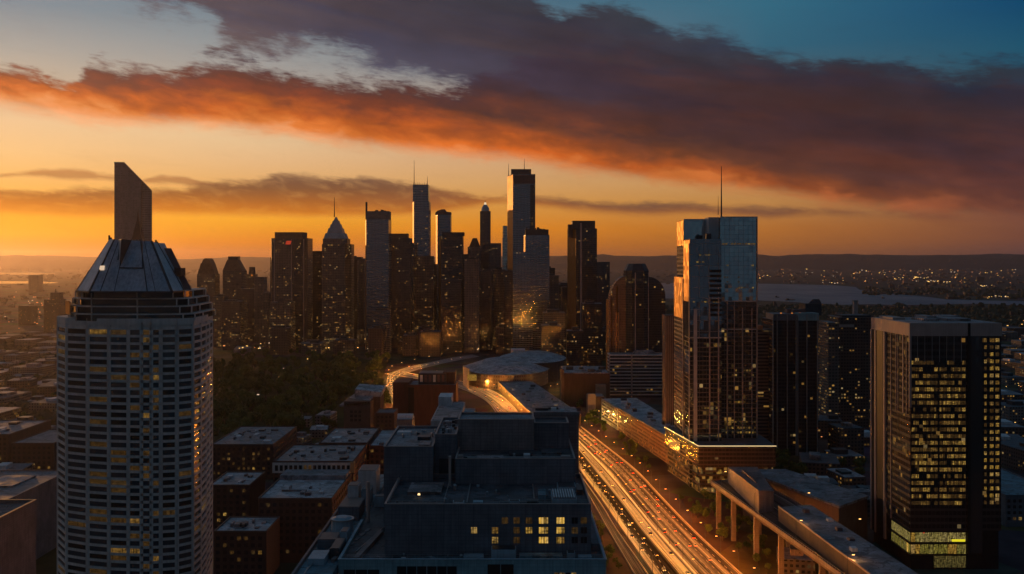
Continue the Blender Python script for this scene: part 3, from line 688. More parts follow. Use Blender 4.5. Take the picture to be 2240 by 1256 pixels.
def traffic(L, Rr, q, step, toward, group, label, dmin=540, dmax=1400):
    for x, y, an in along(lerp_path(L, Rr, q), step, random.uniform(0, step)):
        j = random.uniform(-0.3, 0.3) * step
        x += math.cos(an) * j; y += math.sin(an) * j
        if dmin < y < dmax and random.random() < 0.7: car(x, y, an + (math.pi if toward else 0), group, label)
for q in (0.06, 0.14, 0.34, 0.39): traffic(fwL, fwR, q, 52, True, 'cars coming towards the viewer on the freeway', 'car with lit headlights coming down the golden side of the freeway')
for q in (0.56, 0.64, 0.72, 0.80, 0.88): traffic(fwL, fwR, q, 54, False, 'cars going away on the freeway', 'car with red tail lights going away on the orange side of the freeway')
traffic(cL, cR, 0.25, 26, False, 'cars on the bending road', 'car with lights on along the road bending behind the offices', 1100, 1700)
traffic(cL, cR, 0.75, 26, True, 'cars on the bending road', 'car with lights on along the road bending behind the offices', 1100, 1700)
traffic(lL, lR, 0.5, 30, False, 'cars on the park road', 'car with lights on along the road around the park', 1300, 2100)
for rows_, Lq, Rq in ((0, fwL, fwR), (0, frL, frR), (0, cL, cR), (0, lL, lR)):
    for a, b in zip(Lq, Rq): take(min(a[0], b[0]) - 3, max(a[0], b[0]) + 3, min(a[1], b[1]) - 8, max(a[1], b[1]) + 8)

# ================================================================== the near tower with the folded metal roof
def scale_poly(p, k, c=None):
    c = c or (sum(q[0] for q in p) / len(p), sum(q[1] for q in p) / len(p))
    return [(c[0] + (q[0] - c[0]) * k, c[1] + (q[1] - c[1]) * k) for q in p]
def inset(p, d_):
    c = (sum(q[0] for q in p) / len(p), sum(q[1] for q in p) / len(p)); o_ = []
    for q in p:
        l = math.hypot(q[0] - c[0], q[1] - c[1]); o_.append((q[0] + (c[0] - q[0]) * d_ / l, q[1] + (c[1] - q[1]) * d_ / l))
    return o_
def PX(px, d): return (X(px, d), d)
t1 = thing('ribbed_tower', 'tall pale ribbed tower with a folded slate coloured metal roof', 'tower', (-141, 380, 0))
front = [PX(124, 374), PX(143, 363), PX(190, 358.5), PX(237, 356), PX(280, 354.8), PX(309, 354.4), PX(331, 354.4), PX(352, 355), PX(388, 356.5), PX(424, 361), PX(441, 370), PX(453, 382), PX(466, 402)]
plan = front + [(-128, 414), (-160, 408)]
core = inset(plan, 0.5)
ZP = 169.4; FH = 2.66
wl = MB()
wl.prism(core, 0, ZP - 0.6)
nst = int(ZP / FH)
for k in range(nst):
    z1 = ZP - k * FH
    wl.prism(plan, z1 - (1.9 if k == 0 else 0.9), z1 + (0.35 if k == 0 else 0), 0, None, True)
qs = []
nwin = [1, 1, 1, 1, 1, 1, 1, 1, 1, 1, 1, 2]
for fi in range(12):
    a, b = plan[fi], plan[fi + 1]; ca, cb = core[fi], core[fi + 1]; n = nwin[fi]; L_ = math.hypot(b[0] - a[0], b[1] - a[1])
    for j in range(n + 1):                               # piers
        q = j / n; wq = 0.62 / L_
        q0, q1 = max(0, q - wq), min(1, q + wq)
        pa = (a[0] + (b[0] - a[0]) * q0, a[1] + (b[1] - a[1]) * q0); pb = (a[0] + (b[0] - a[0]) * q1, a[1] + (b[1] - a[1]) * q1)
        ia = (ca[0] + (cb[0] - ca[0]) * q0, ca[1] + (cb[1] - ca[1]) * q0); ib = (ca[0] + (cb[0] - ca[0]) * q1, ca[1] + (cb[1] - ca[1]) * q1)
        wl.prism([pa, pb, ib, ia], 0, ZP - 1.0)
    for k in range(1, nst):
        z1 = ZP - k * FH - 0.9
        if z1 < 78 and fi < 12 and k > 36: break
        # every other room group lit at dusk, brighter rooms gather in the middle bays
        for j in range(n):
            q0, q1 = j / n + 0.66 / L_, (j + 1) / n - 0.66 / L_
            pa = (ca[0] + (cb[0] - ca[0]) * q0, ca[1] + (cb[1] - ca[1]) * q0); pb = (ca[0] + (cb[0] - ca[0]) * q1, ca[1] + (cb[1] - ca[1]) * q1)
            mid = fi in (2, 3, 4, 5, 6)
            m_ = pick(('glass_dark', 8 if mid else 12), ('win_dim', 4.5 if mid else 1.6), ('win_warm', 0.8 if mid else 0.3), ('glass_room', 4), ('win_bright', 0.10))
            qs.append((pa, pb, z1 - 1.74, z1 - 0.02, 'glass_tower' if m_ == 'glass_dark' else m_))
wl.build('wall', M['white_stone'], t1)
panes(t1, qs)
take(-172, -112, 352, 416)
# terraced glass storeys
for i, (l_, r_, z0) in enumerate(((150, 444, ZP - 0.6), (154, 437, ZP + 2.1), (159, 430, ZP + 4.8), (165, 422, ZP + 7.5))):
    g_ = i * 1.6; pl = [PX(l_, 368 + g_), PX(l_ + 14, 360 + g_), PX(200, 357 + g_), PX(300, 356 + g_), PX(r_ - 44, 358 + g_), PX(r_ - 18, 362 + g_), PX(r_, 374), (X(r_, 374) - 2, 396), (X(l_, 368) + 2, 400)]; mb = MB(); mb.prism(inset(pl, 0.6), z0, z0 + 2.35); mb.build('terrace_glazing', M['glass_dark'], t1)
    sl = MB(); sl.prism(pl, z0 + 2.2, z0 + 2.62, 0, None, True)
    for a, b in zip(pl, pl[1:]):
        sl.prism([(a[0] - .16, a[1] - .12), (a[0] + .16, a[1] - .12), (a[0] + .16, a[1] + .5), (a[0] - .16, a[1] + .5)], z0, z0 + 2.25)
    sl.build('terrace_slab', M['white_stone'], t1)
pn = MB()
pn.prism([PX(143, 366), PX(152, 361), PX(154, 368), PX(146, 371)], ZP + 1.6, ZP + 6.4); pn.build('glint_corner', M['glass_sunset_tint'], t1)  # gold reflection put into this panel's tint
# folded roof
ZR = ZP + 10.1
base = [PX(168, 366), PX(196, 355), PX(376, 355), PX(402, 366), (-127, 394), (-156, 400)]
topp = [PX(240, 374), PX(250, 368), PX(332, 368), PX(345, 374), (-134, 388), (-148, 388)]
zt = [198.3, 198.0, 197.4, 196.8, 197, 198]
rf = MB(); rf.prism2(base, ZR, topp, zt)
rf.build('roof', M['metal_roof'], t1)
ev = MB(); ev.prism(scale_poly(base, 1.02), ZR - 0.55, ZR - 0.05, 0, None, True); ev.build('eaves', M['metal_dark'], t1)
def on_roof(q, v, out_=0.0):                             # q along the front eave 0..1, v from eave to ridge
    a = (base[1][0] + (base[2][0] - base[1][0]) * q, base[1][1] - out_, ZR); b = (topp[1][0] + (topp[2][0] - topp[1][0]) * q, topp[1][1] - out_, 198.0 - 0.6 * q)
    return tuple(x_ + (y_ - x_) * v for x_, y_ in zip(a, b))
for q, r_ in ((0.0, 0.42), (0.13, 0.16), (0.30, 0.12), (0.70, 0.22), (0.80, 0.12), (1.0, 0.5)):
    sm = MB(); sm.tube(on_roof(q, 0.0, .05), on_roof(q, 1.0, .05), r_, r_ * 0.8, 5); sm.build('standing_seam', M['metal_dark'], t1)
for a, b in ((base[0], topp[0]), (base[3], topp[3])):
    sm = MB(); sm.tube((*a, ZR), (*b, 198 if a is base[0] else 196.8), 0.3, 0.25, 5); sm.build('standing_seam', M['metal_dark'], t1)
# the left slope stands proud of the middle one: a dark triangular cheek shows where it steps down
lift = lambda p, o_, dz_=0: (p[0], p[1] - o_, p[2] + dz_)
B0, TL, TR, TB = on_roof(0.30, 0.44), on_roof(0.10, 1.0), lift(on_roof(0.37, 1.0), 6.5, 0.3), on_roof(0.46, 1.0)
fd = MB(); fd.face([B0, TR, TL], 0); fd.face([B0, TB, TR], 1); fd.face([TL, TR, TB], 0); fd.build('roof_fold', [M['metal_roof'], M['metal_dark']], t1)
sm = MB(); sm.tube(on_roof(0.30, 0.45, .2), on_roof(0.68, 0.45, .2), .22, .22, 5); sm.tube(on_roof(0.68, 0.45, .2), on_roof(0.74, 1.0, .2), .2, .2, 5); sm.build('standing_seam', M['metal_dark'], t1)
sl = MB(); sl.face([on_roof(.235, .60, .25), on_roof(.26, .60, .25), on_roof(.245, .82, 1.2), on_roof(.225, .82, 1.2)]); sl.build('roof_slot', M['metal_dark'], t1)
gb = MB()                                                # second gable behind on the right
gb.prism2([PX(352, 368), PX(419, 371), PX(419, 390), PX(356, 390)], ZR, [PX(341, 380), PX(374, 380), PX(375, 388), PX(344, 388)], 195.0, 0)
gb.build('rear_gable', M['metal_red'], t1)
dm = MB(); dm.box(X(384, 372), X(398, 372), 370.5, 376, 184.6, 187.6); dm.build('dormer', M['glass_dark'], t1)
sk = MB(); p_ = on_roof(0.03, 0.40, 0.25); sk.prism2([(p_[0] - .75, p_[1] - .1), (p_[0] + .75, p_[1] - .1), (p_[0] + .9, p_[1] + .3), (p_[0] - .6, p_[1] + .3)], p_[2], [(p_[0] - .6, p_[1] + .3), (p_[0] + .9, p_[1] + .3), (p_[0] + 1.0, p_[1] + .6), (p_[0] - .5, p_[1] + .6)], p_[2] + 1.6)
sk.build('skylight', glow('skylight_glow', (1.0, 0.72, 0.48), 0.7, False), t1)
for px, d_, z_, h_ in ((239, 374, 198.2, 1.5), (243, 374, 198.0, .9), (341, 374, 196.8, 1.2), (344, 375, 196.6, .8)):
    fn = MB(); fn.box(X(px, d_) - .25, X(px, d_) + .25, d_ - .3, d_ + .3, z_ - .3, z_ + h_); fn.build('finial', M['metal_dark'], t1)

# ================================================================== towers of the skyline
FC = {
    'dusk_brown': facade('facade_dusk_brown', (0.070, 0.058, 0.058), (0.15, 0.14, 0.15), 3.2, 3.8, 0.72, 0.55, 0.07, 0.55, 0.5),
    'dusk_blue': facade('facade_dusk_blue', (0.09, 0.09, 0.10), (0.30, 0.33, 0.38), 3.0, 3.8, 0.86, 0.72, 0.03, 0.35, 0.75),
    'dark_glass': facade('facade_dark_glass', (0.035, 0.033, 0.035), (0.10, 0.10, 0.11), 2.8, 3.6, 0.85, 0.6, 0.06, 0.55, 0.6),
    'stone': facade('facade_stone', (0.14, 0.12, 0.12), (0.08, 0.08, 0.09), 3.4, 3.6, 0.5, 0.5, 0.08, 0.55, 0.2),
    'office': facade('facade_office', (0.12, 0.10, 0.09), (0.12, 0.11, 0.11), 3.6, 3.6, 0.7, 0.5, 0.14, 0.6, 0.4),
    'grey_grid': facade('facade_grey_grid', (0.215, 0.205, 0.225), (0.20, 0.195, 0.22), 3.6, 3.4, 0.72, 0.55, 0.0, 0.0, 0.1, 0.4, wob=0.0),
    'gold': facade('facade_gold', (0.25, 0.2, 0.16), (0.75, 0.70, 0.64), 3.0, 3.6, 0.9, 0.8, 0.0, 0.0, 0.9, 0.10, wob=0.05),
    'low': facade('facade_low', (0.085, 0.06, 0.055), (0.05, 0.05, 0.055), 3.4, 3.4, 0.55, 0.5, 0.075, 0.5, 0.2, roof=(0.10, 0.10, 0.115), zb=20),
    'low_pale': facade('facade_low_pale', (0.17, 0.15, 0.145), (0.05, 0.05, 0.055), 3.4, 3.4, 0.55, 0.5, 0.05, 0.5, 0.2, roof=(0.20, 0.19, 0.21), zb=20),
}
def mast(T, px, py0, py1, d, r=0.7, name='mast'):
    mb = MB(); mb.tube((X(px, d), d, Z(py0, d)), (X(px, d), d, Z(py1, d)), r, r * 0.35, 5); mb.build(name, M['metal_dark'], T)
def block(T, px0, px1, py, d, dep, mat, name='shaft', z0=0.0, cham=0.0, chr_=0.0, py2=None):
    """upright block whose front is at depth d between two photograph columns; cham: a long left corner with a gold reflection put into its tint"""
    x0, x1 = X(px0, d), X(px1, d); z1 = Z(py, d)
    poly = [(x0, d), (x1, d), (x1, d + dep), (x0, d + dep)]
    if cham:
        c = (x1 - x0) * cham; c4 = min(c * 4, dep * .85); poly = [(x0, d + c4), (x0 + c, d), (x1, d), (x1, d + dep), (x0, d + dep)]
    if chr_:
        c = (x1 - x0) * chr_; poly = [p for p in poly if p != (x1, d)]; poly.insert(-2, (x1 - c, d)); poly.insert(-2, (x1, d + c * 1.5))
    mb = MB(); mb.prism(poly, z0, z1)
    mm = FC[mat] if isinstance(mat, str) else mat
    mb.build(name, mm, T)
    if cham:                                             # added corner fold angled at the sun, gold glint put into its tint
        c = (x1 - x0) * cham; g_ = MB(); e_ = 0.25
        g_.prism([(x0 - e_, d + c4 - e_), (x0 + c - e_, d - e_), (x0 + c, d), (x0, d + c4)], z0 + 3, z1 - 1.5); g_.build('glint_corner', M['glass_far_sunset_tint'], T)
    take(min(x0, x0 * 1.03), max(x1, x1 * 1.03), d, d + dep)
def tower(name, label, px0, px1, py, d, dep, mat, group=None, **kw):
    T = thing(name, label, 'tower', ((X(px0, d) + X(px1, d)) / 2, d + dep / 2, 0), group)
    block(T, px0, px1, py, d, dep, mat, **kw); return T
def roofbits(T, px0, px1, py, d, dep, n=4, hmax=5, seed=1):
    rr = random.Random(seed); z = Z(py, d)
    for i in range(n):
        x_ = X(px0, d) + rr.random() * (X(px1, d) - X(px0, d)) * 0.85; y_ = d + 2 + rr.random() * dep * 0.4; w_ = rr.uniform(2, 6)
        mb = MB(); mb.box(x_, x_ + w_, y_, y_ + w_, z - 0.1, z + rr.uniform(1, hmax)); mb.build('roof_unit', M['metal_dark'], T)

# slanted tower and the dark spire behind the near tower
T = thing('slant_top_tower', 'grey slab tower whose top slants down to the right', 'tower', (X(290, 1500), 1520, 0))
mb = MB(); x0, x1, x2, x3 = X(250, 1500), X(272, 1500), X(331, 1500), X(309, 1500)
zs = lambda px: Z(357 + (px - 272) * (417 - 357) / (331 - 272), 1500)
kb_ = 1541 / 1500.0                                      # the plan widens to the left behind, so only the front shows
P1 = [(x0, 0), (x3, 0), (x3, zs(309)), (x1, Z(357, 1500)), (x0, Z(357, 1500))]
bk = lambda pr: [(p[0] * kb_ if p[0] > x0 + .1 else p[0], p[1]) for p in pr]
mb.xz2(P1, 1500, bk(P1), 1541); mb.build('shaft', FC['grey_grid'], T)
P2 = [(x3, 0), (x2, 0), (x2, zs(331)), (x3, zs(309))]
mb = MB(); mb.xz2(P2, 1503, bk(P2), 1541); mb.build('side_bay', facade('facade_louvre', (0.25, 0.235, 0.25), (0.17, 0.155, 0.165), 5, 3.4, 0.9, 0.45, 0.0, 0.0, 0.2, 0.3, wob=0.0), T)
P3 = [(x1, Z(357, 1500)), (x2, zs(331)), (x2, zs(331) + 1.6), (x1, Z(357, 1500) + 1.6), (x0, Z(357, 1500) + 1.6), (x0, Z(357, 1500))]
mb = MB(); mb.xz2(P3, 1499.4, bk(P3), 1542); mb.build('coping', M['concrete'], T)
take(x0, x2, 1500, 1540)
T = thing('spire_tower', 'slim dark stone spire in front of the slanted slab', 'tower', (X(298, 1150), 1156, 0))
mb = MB(); mb.box(X(287, 1150), X(310, 1150), 1150, 1162, 0, Z(523, 1150)); mb.build('shaft', FC['stone'], T)
mb = MB(); c = X(298, 1150); mb.prism2([(X(288, 1150), 1150.5), (X(309, 1150), 1150.5), (X(309, 1150), 1161.5), (X(288, 1150), 1161.5)], Z(523, 1150), [(c - 1.6, 1154.4), (c + 1.6, 1154.4), (c + 1.6, 1157.6), (c - 1.6, 1157.6)], Z(484, 1150)); mb.build('lower_spire', M['brown_wall'], T)
mb = MB(); mb.tube((c, 1156, Z(484, 1150)), (c, 1156, Z(456, 1150)), 1.7, 0.15, 6); mb.build('spire', M['brown_wall'], T); take(c - 8, c + 8, 1150, 1162)

# left pair of domed towers and the small ones beside them
T = tower('domed_tower', 'dark tower with a stepped domed crown, first of the pair', 431, 470, 600, 2400, 40, 'dusk_brown')
for a, b, y0, y1 in ((432, 469, 600, 588), (436, 465, 588, 576), (441, 461, 576, 568), (445, 457, 568, 565)):
    mb = MB(); d = 2401; mb.prism2([PX(a, d), PX(b, d), (X(b, d), d + 36), (X(a, d), d + 36)], Z(y0, d), [PX(a + 3, d + 3), PX(b - 3, d + 3), (X(b - 3, d), d + 33), (X(a + 3, d), d + 33)], Z(y1, d)); mb.build('crown', M['brown_wall'], T)
T = tower('pointed_tower', 'dark tower with sloping shoulders and flat cap, second of the pair', 487, 530, 592, 2400, 42, 'dusk_brown')
mb = MB(); d = 2401; mb.prism2([PX(487, d), PX(529, d), (X(529, d), d + 40), (X(487, d), d + 40)], Z(592, d), [PX(497, d + 8), PX(518, d + 8), (X(518, d), d + 30), (X(497, d), d + 30)], Z(568, d)); mb.build('shoulders', M['brown_wall'], T)
mb = MB(); mb.box(X(497, d), X(518, d), d + 8, d + 30, Z(568, d), Z(561, d)); mb.build('cap', M['metal_dark'], T)
T = tower('lit_cap_tower', 'small slim tower with a round cap and amber roof lights', 540, 559, 600, 2600, 22, 'office')
mb = MB(); mb.tube((X(549, 2600), 2611, Z(600, 2600)), (X(549, 2600), 2611, Z(584, 2600)), 9, 7.5, 12); mb.build('cap', M['metal_dark'], T)
for px, py in ((551, 602), (538, 608)):
    mb = MB(); mb.box(X(px, 2599) - 1.6, X(px, 2599) + 1.6, 2597, 2599.8, Z(py + 2, 2599), Z(py - 1, 2599)); mb.build('roof_lamp', M['orange_sign'], T)
# the broad tower with the red sign
T = tower('sign_tower', 'broad brown tower with a small red lit sign near its top', 585, 673, 521, 2180, 55, 'dusk_brown', cham=0.10)
block(T, 601, 663, 508, 2184, 44, M['brown_wall'], 'penthouse', Z(521, 2184))
mb = MB(); mb.box(X(600, 2177), X(638, 2177), 2176.5, 2179.8, 0, Z(534, 2177)); mb.build('front_bay', FC['office'], T)
mb = MB(); mb.box(X(640, 2177), X(663, 2177), 2177.5, 2179.8, 0, Z(524, 2177)); mb.build('dark_bay', FC['dark_glass'], T)
mb = MB(); mb.prism2([PX(624, 2175), PX(635, 2175), PX(635, 2176), PX(624, 2176)], Z(535, 2175), [PX(627, 2175), PX(638, 2175), PX(638, 2176), PX(627, 2176)], Z(527, 2175)); mb.build('sign', M['red_lamp'], T)
for px in (600, 638, 664):
    mb = MB(); mb.box(X(px, 2176) - .8, X(px, 2176) + .8, 2175.2, 2179.5, 0, Z(523, 2176)); mb.build('pier', M['pier_pink'], T)
tower('plain_block', 'plain dark flat block between the red sign tower and the spired tower', 671, 706, 549, 2290, 40, 'dark_glass')
# the tower with the stepped pyramid crown and needle
T = tower('pyramid_tower', 'brown tower with a tiered pyramid crown and tall needle', 704, 766, 534, 2150, 55, 'office', chr_=0.18)
block(T, 706, 759, 522, 2152, 44, 'stone', 'upper_shaft', Z(534, 2152))
d = 2154; cx_ = X(731.5, d)
for i, (hw0, hw1, y0, y1) in enumerate(((23.5, 20, 522, 510), (17, 14.8, 510, 499), (12.6, 10.2, 499, 490), (8.6, 6.2, 490, 482), (4.6, 1.5, 482, 474))):
    a, b = X(1120 + hw0, d), X(1120 + hw1, d); yc = d + 22
    mb = MB(); mb.prism2([(cx_ - a, yc - a), (cx_ + a, yc - a), (cx_ + a, yc + a), (cx_ - a, yc + a)], Z(y0, d), [(cx_ - b, yc - b), (cx_ + b, yc - b), (cx_ + b, yc + b), (cx_ - b, yc + b)], Z(y1, d))
    for q in (-1, 1): mb.prism2([(cx_ + q * a * .5 - a * .3, yc - a - .6), (cx_ + q * a * .5 + a * .3, yc - a - .6), (cx_ + q * a * .5, yc - a * .5)], Z(y0, d), [(cx_ + q * a * .5 - .2, yc - a - .6), (cx_ + q * a * .5 + .2, yc - a - .6), (cx_ + q * a * .5, yc - a * .6)], Z(y0 - (y0 - y1) * .7, d), 0)
    mb.build('crown_tier', M['steel'] if i else M['unit_blue'], T)
mast(T, 731.5, 475, 432, d + 22, 1.3, 'needle')
tower('narrow_block', 'narrow dark block just right of the pyramid tower', 767, 781, 570, 2240, 30, 'dusk_brown')
tower('thin_slab', 'thin slab half hidden behind the finned tower', 779, 797, 566, 2330, 30, 'stone')
# finned tower
T = tower('finned_tower', 'grey glass tower with a tall fin at its left corner', 797, 850, 480, 2120, 50, 'dusk_blue', cham=0.08)
block(T, 801, 851, 462, 2124, 36, M['slate_wall'], 'crown', Z(480, 2124)); roofbits(T, 812, 850, 462, 2124, 20, 6, 4, 3)
mb = MB(); mb.box(X(799.5, 2126), X(803, 2126), 2126, 2132, Z(480, 2126), Z(442, 2126)); mb.build('fin', M['metal_dark'], T)
T = tower('shouldered_tower', 'dark brown tower with a set back top right of the finned one', 850, 898, 521, 2200, 45, 'dusk_brown')
block(T, 855, 891, 511, 2204, 34, M['brown_wall'], 'top', Z(521, 2204))
block(T, 888, 905, 531, 2206, 34, 'dark_glass', 'side_wing')
# twin mast tower
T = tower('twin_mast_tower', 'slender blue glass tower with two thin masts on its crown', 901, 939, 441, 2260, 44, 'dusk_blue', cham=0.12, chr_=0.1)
block(T, 903, 937, 404, 2264, 36, 'dusk_blue', 'upper_shaft', Z(441, 2264))
for px in range(905, 936, 4):
    mast(T, px, 404, 401 - (px % 3), 2266, 0.6, 'crown_post')
mast(T, 906, 404, 350, 2268, 0.9); mast(T, 935, 404, 386, 2268, 0.8)
block(T, 898, 948, 560, 2240, 20, 'office', 'lower_shaft')
# curved crown
T = tower('curved_crown_tower', 'slim tower with a curved crown above the dark flat tower', 952, 986, 470, 2420, 40, 'dusk_blue', cham=0.15)
mb = MB(); d = 2422; mb.xz([(X(952, d), Z(470, d)), (X(986, d), Z(470, d)), (X(986, d), Z(464, d)), (X(976, d), Z(463, d)), (X(973, d), Z(458, d)), (X(966, d), Z(458, d)), (X(957, d), Z(461, d)), (X(952, d), Z(466, d))], d, d + 34); mb.build('crown', M['metal_red'], T)
T = tower('flat_dark_tower', 'dark flat topped tower in front of the curved crown', 958, 1012, 516, 2180, 48, 'dark_glass', cham=0.12)
block(T, 966, 1015, 508, 2184, 34, M['metal_dark'], 'penthouse', Z(516, 2184)); block(T, 1010, 1026, 556, 2200, 30, 'dark_glass', 'side_wing')
# domed lantern tower on a stepped base
T = tower('lantern_tower', 'slim stone tower with a lit lantern dome', 1050, 1073, 462, 2480, 26, 'stone')
d = 2493
mb = MB(); mb.tube((X(1061.5, d), d, Z(462, d)), (X(1061.5, d), d, Z(455, d)), 10.5, 9.5, 14); mb.tube((X(1061.5, d), d, Z(455, d)), (X(1061.5, d), d, Z(448, d)), 9.0, 4.0, 14); mb.build('dome', M['steel'], T)
mb = MB(); mb.tube((X(1061.5, d), d, Z(448, d)), (X(1061.5, d), d, Z(443, d)), 3.2, 2.2, 8); mb.build('lantern', glow('lantern_glow', (1.0, 0.75, 0.45), 0.9, False), T); mast(T, 1061.5, 443, 438, d, 0.8, 'finial')
T = tower('stepped_block', 'stepped stone block with a small hipped top at the lantern tower foot', 1023, 1052, 540, 2430, 40, 'stone')
mb = MB(); d = 2432; mb.prism2([PX(1026, d), PX(1050, d), (X(1050, d), d + 30), (X(1026, d), d + 30)], Z(540, d), [PX(1034, d), PX(1043, d), (X(1043, d), d + 20), (X(1034, d), d + 20)], Z(521, d)); mb.build('hipped_roof', M['brown_wall'], T)
tower('low_stone_block', 'flat stone block on the right of the lantern tower', 1070, 1096, 532, 2440, 36, 'stone')
T = tower('round_tower', 'thin copper round tower left of the tallest tower', 1099, 1110, 520, 2330, 12, 'gold')
mb = MB(); mb.tube((X(1104.5, 2336), 2336, Z(521, 2336)), (X(1104.5, 2336), 2336, Z(494, 2336)), 5.8, 5.6, 14); mb.build('drum', FC['gold'], T)
# tallest tower
T = tower('tallest_tower', 'tallest glass tower of the skyline with a golden left corner', 1110, 1171, 381, 2150, 56, 'dusk_blue', cham=0.2)
block(T, 1118, 1162, 370, 2156, 40, M['metal_red'], 'penthouse', Z(381, 2156)); mast(T, 1112.5, 385, 358, 2175, 0.8); mast(T, 1147, 370, 347, 2170, 0.8)
mb = MB(); mb.box(X(1123, 2148), X(1171, 2148), 2148.6, 2149.9, Z(402, 2148), Z(383, 2148)); mb.build('top_band', M['metal_red'], T)
mb = MB(); mb.box(X(1160, 2148), X(1170, 2148), 2149, 2149.9, 0, Z(404, 2148)); mb.build('side_bay', FC['dark_glass'], T)
T = tower('bristled_tower', 'wide grey tower with bristling roof plant in front of the tallest', 1146, 1202, 514, 2040, 50, 'dusk_blue', cham=0.06)
block(T, 1149, 1200, 502, 2044, 36, M['metal_dark'], 'penthouse', Z(514, 2044)); roofbits(T, 1150, 1196, 502, 2044, 30, 9, 5, 5)
block(T, 1122, 1166, 551, 2026, 13, 'dusk_blue', 'front_wing'); block(T, 1103, 1123, 592, 2034, 30, 'dark_glass', 'low_wing')
# black tower right of the gap
T = tower('black_tower', 'black glass tower with bronze left side standing apart', 1244, 1306, 500, 1880, 46, 'dark_glass', cham=0.26)
block(T, 1252, 1302, 483, 1884, 34, M['metal_dark'], 'penthouse', Z(500, 1884)); block(T, 1243, 1253, 491, 1892, 22, M['brown_wall'], 'side_fin', Z(520, 1892))
mb = MB(); mb.box(X(1269, 1878), X(1273, 1878), 1877.6, 1879.9, 0, Z(488, 1878)); mb.build('pier', M['pier_pink'], T)
tower('square_block', 'square dark block behind the black tower', 1304, 1334, 573, 2090, 40, 'dusk_brown')
tower('slim_dark_block', 'slim dark block left of the black tower', 1229, 1246, 628, 1990, 26, 'dark_glass')
T = tower('lit_top_block', 'small block with a warm lit top near the black tower', 1213, 1226, 622, 2200, 24, 'office')
tower('short_brown_block', 'short brown block left of the broad tower with red sign', 556, 578, 606, 2350, 30, 'stone'); tower('striped_slab', 'thin pale slab beside the red sign tower', 573, 587, 640, 2230, 26, 'stone')
tower('low_dark_block', 'low dark block between the domed pair and the slab', 522, 560, 632, 2360, 34, 'dusk_brown'); tower('step_dark_block', 'dark stepped block hazy beyond the ribbed tower', 96, 130, 655, 2700, 40, 'dusk_brown')
T = tower('hazy_peak_tower', 'hazy dark tower with a peaked top left of ribbed tower', 104, 143, 664, 2650, 40, 'dusk_brown'); block(T, 110, 130, 640, 2655, 22, 'dusk_brown', 'top', Z(664, 2655)); mast(T, 122, 640, 632, 2665, 3.0, 'finial')
tower('hazy_twin_block', 'hazy squat block at far left below the river', 40, 69, 669, 3000, 40, 'dusk_brown'); tower('hazy_far_block', 'distant hazy block beside the far river', 62, 84, 602, 6200, 60, 'stone')
def infill(n, px0, px1, py0, py1, d0, d1, w0, w1, mats, label, group, seed, cat='building', roofs=True):
    rr = random.Random(seed); made = 0; tries = 0
    while made < n and tries < n * 60:
        tries += 1
        d = math.exp(rr.uniform(math.log(d0), math.log(d1))); px = rr.uniform(px0, px1); w_ = rr.uniform(w0, w1); dep = rr.uniform(w0, w1) * 1.1; x_ = X(px, d)
        if not free(x_ - w_ / 2, x_ + w_ / 2, d, d + dep): continue
        py = rr.uniform(py0, py1); z = Z(py, d)
        if z < 9: z = rr.uniform(9, 20)
        take(x_ - w_ / 2, x_ + w_ / 2, d, d + dep)
        T = thing('city_block', label, cat, (x_, d + dep / 2, 0), group)
        mb = MB(); mb.box(x_ - w_ / 2, x_ + w_ / 2, d, d + dep, 0, z); mb.build('shaft', FC[rr.choice(mats)], T)
        if roofs:
            mb = MB(); a_ = rr.uniform(.2, .35) * w_; ox = rr.uniform(-.15, .15) * w_; mb.box(x_ + ox - a_, x_ + ox + a_, d + dep * .2, d + dep * .7, z - .1, z + rr.uniform(2.5, 6)); mb.build('roof_house', M['metal_dark'], T)
        made += 1
infill(46, 590, 1235, 560, 690, 2080, 3000, 26, 48, ['dark_glass', 'dusk_brown', 'office', 'stone', 'dusk_blue'], 'dark mid height block packed among the skyline towers with scattered lit windows', 'blocks among the skyline towers', 11)
infill(26, 470, 600, 640, 720, 2150, 3600, 26, 44, ['dusk_brown', 'stone', 'office'], 'hazy brown block in the district behind the park trees', 'blocks behind the park', 12)
infill(20, 600, 1240, 715, 752, 2000, 2300, 24, 46, ['office', 'low', 'low'], 'low lit building at the foot of the skyline towers', 'low buildings at the skyline foot', 13)
infill(12, 1205, 1335, 640, 730, 1700, 2600, 24, 40, ['office', 'dark_glass', 'stone'], 'dark block around the foot of the black tower', 'blocks around the black tower', 14)

# ================================================================== right hand towers
# bronze tower with curved shoulders on a banded podium
T = thing('bronze_tower', 'bronze tower with curved shoulders and a dark eight sided centre', 'tower', (X(1393, 1450), 1480, 0))
d = 1450; bz = facade('facade_bronze', (0.22, 0.12, 0.075), (0.40, 0.27, 0.18), 2.6, 3.6, 0.7, 0.6, 0.10, 0.5, 0.6, 0.2)
cxs = [(1369, 0), (1381, -9), (1407, -9), (1419, 0), (1419, 30), (1369, 30)]
mb = MB(); mb.prism([(X(px, d), d + o_) for px, o_ in cxs], 0, Z(592, d)); mb.build('centre_shaft', FC['dark_glass'], T)
mb = MB(); mb.prism2([(X(px, d), d + o_) for px, o_ in cxs], Z(592, d), [(X(1120 + (px - 1120 - 274) * .72 + 274, d), d + 2 + o_ * .7) for px, o_ in cxs], Z(577, d)); mb.build('cap', M['metal_dark'], T)
for px in (1388, 1418):
    mb = MB(); mb.box(X(px, d) - .7, X(px, d) + .7, d - 10.2 if px == 1388 else d - 1.2, d + 1, 0, Z(596, d)); mb.build('pier', M['pier_pink'], T)
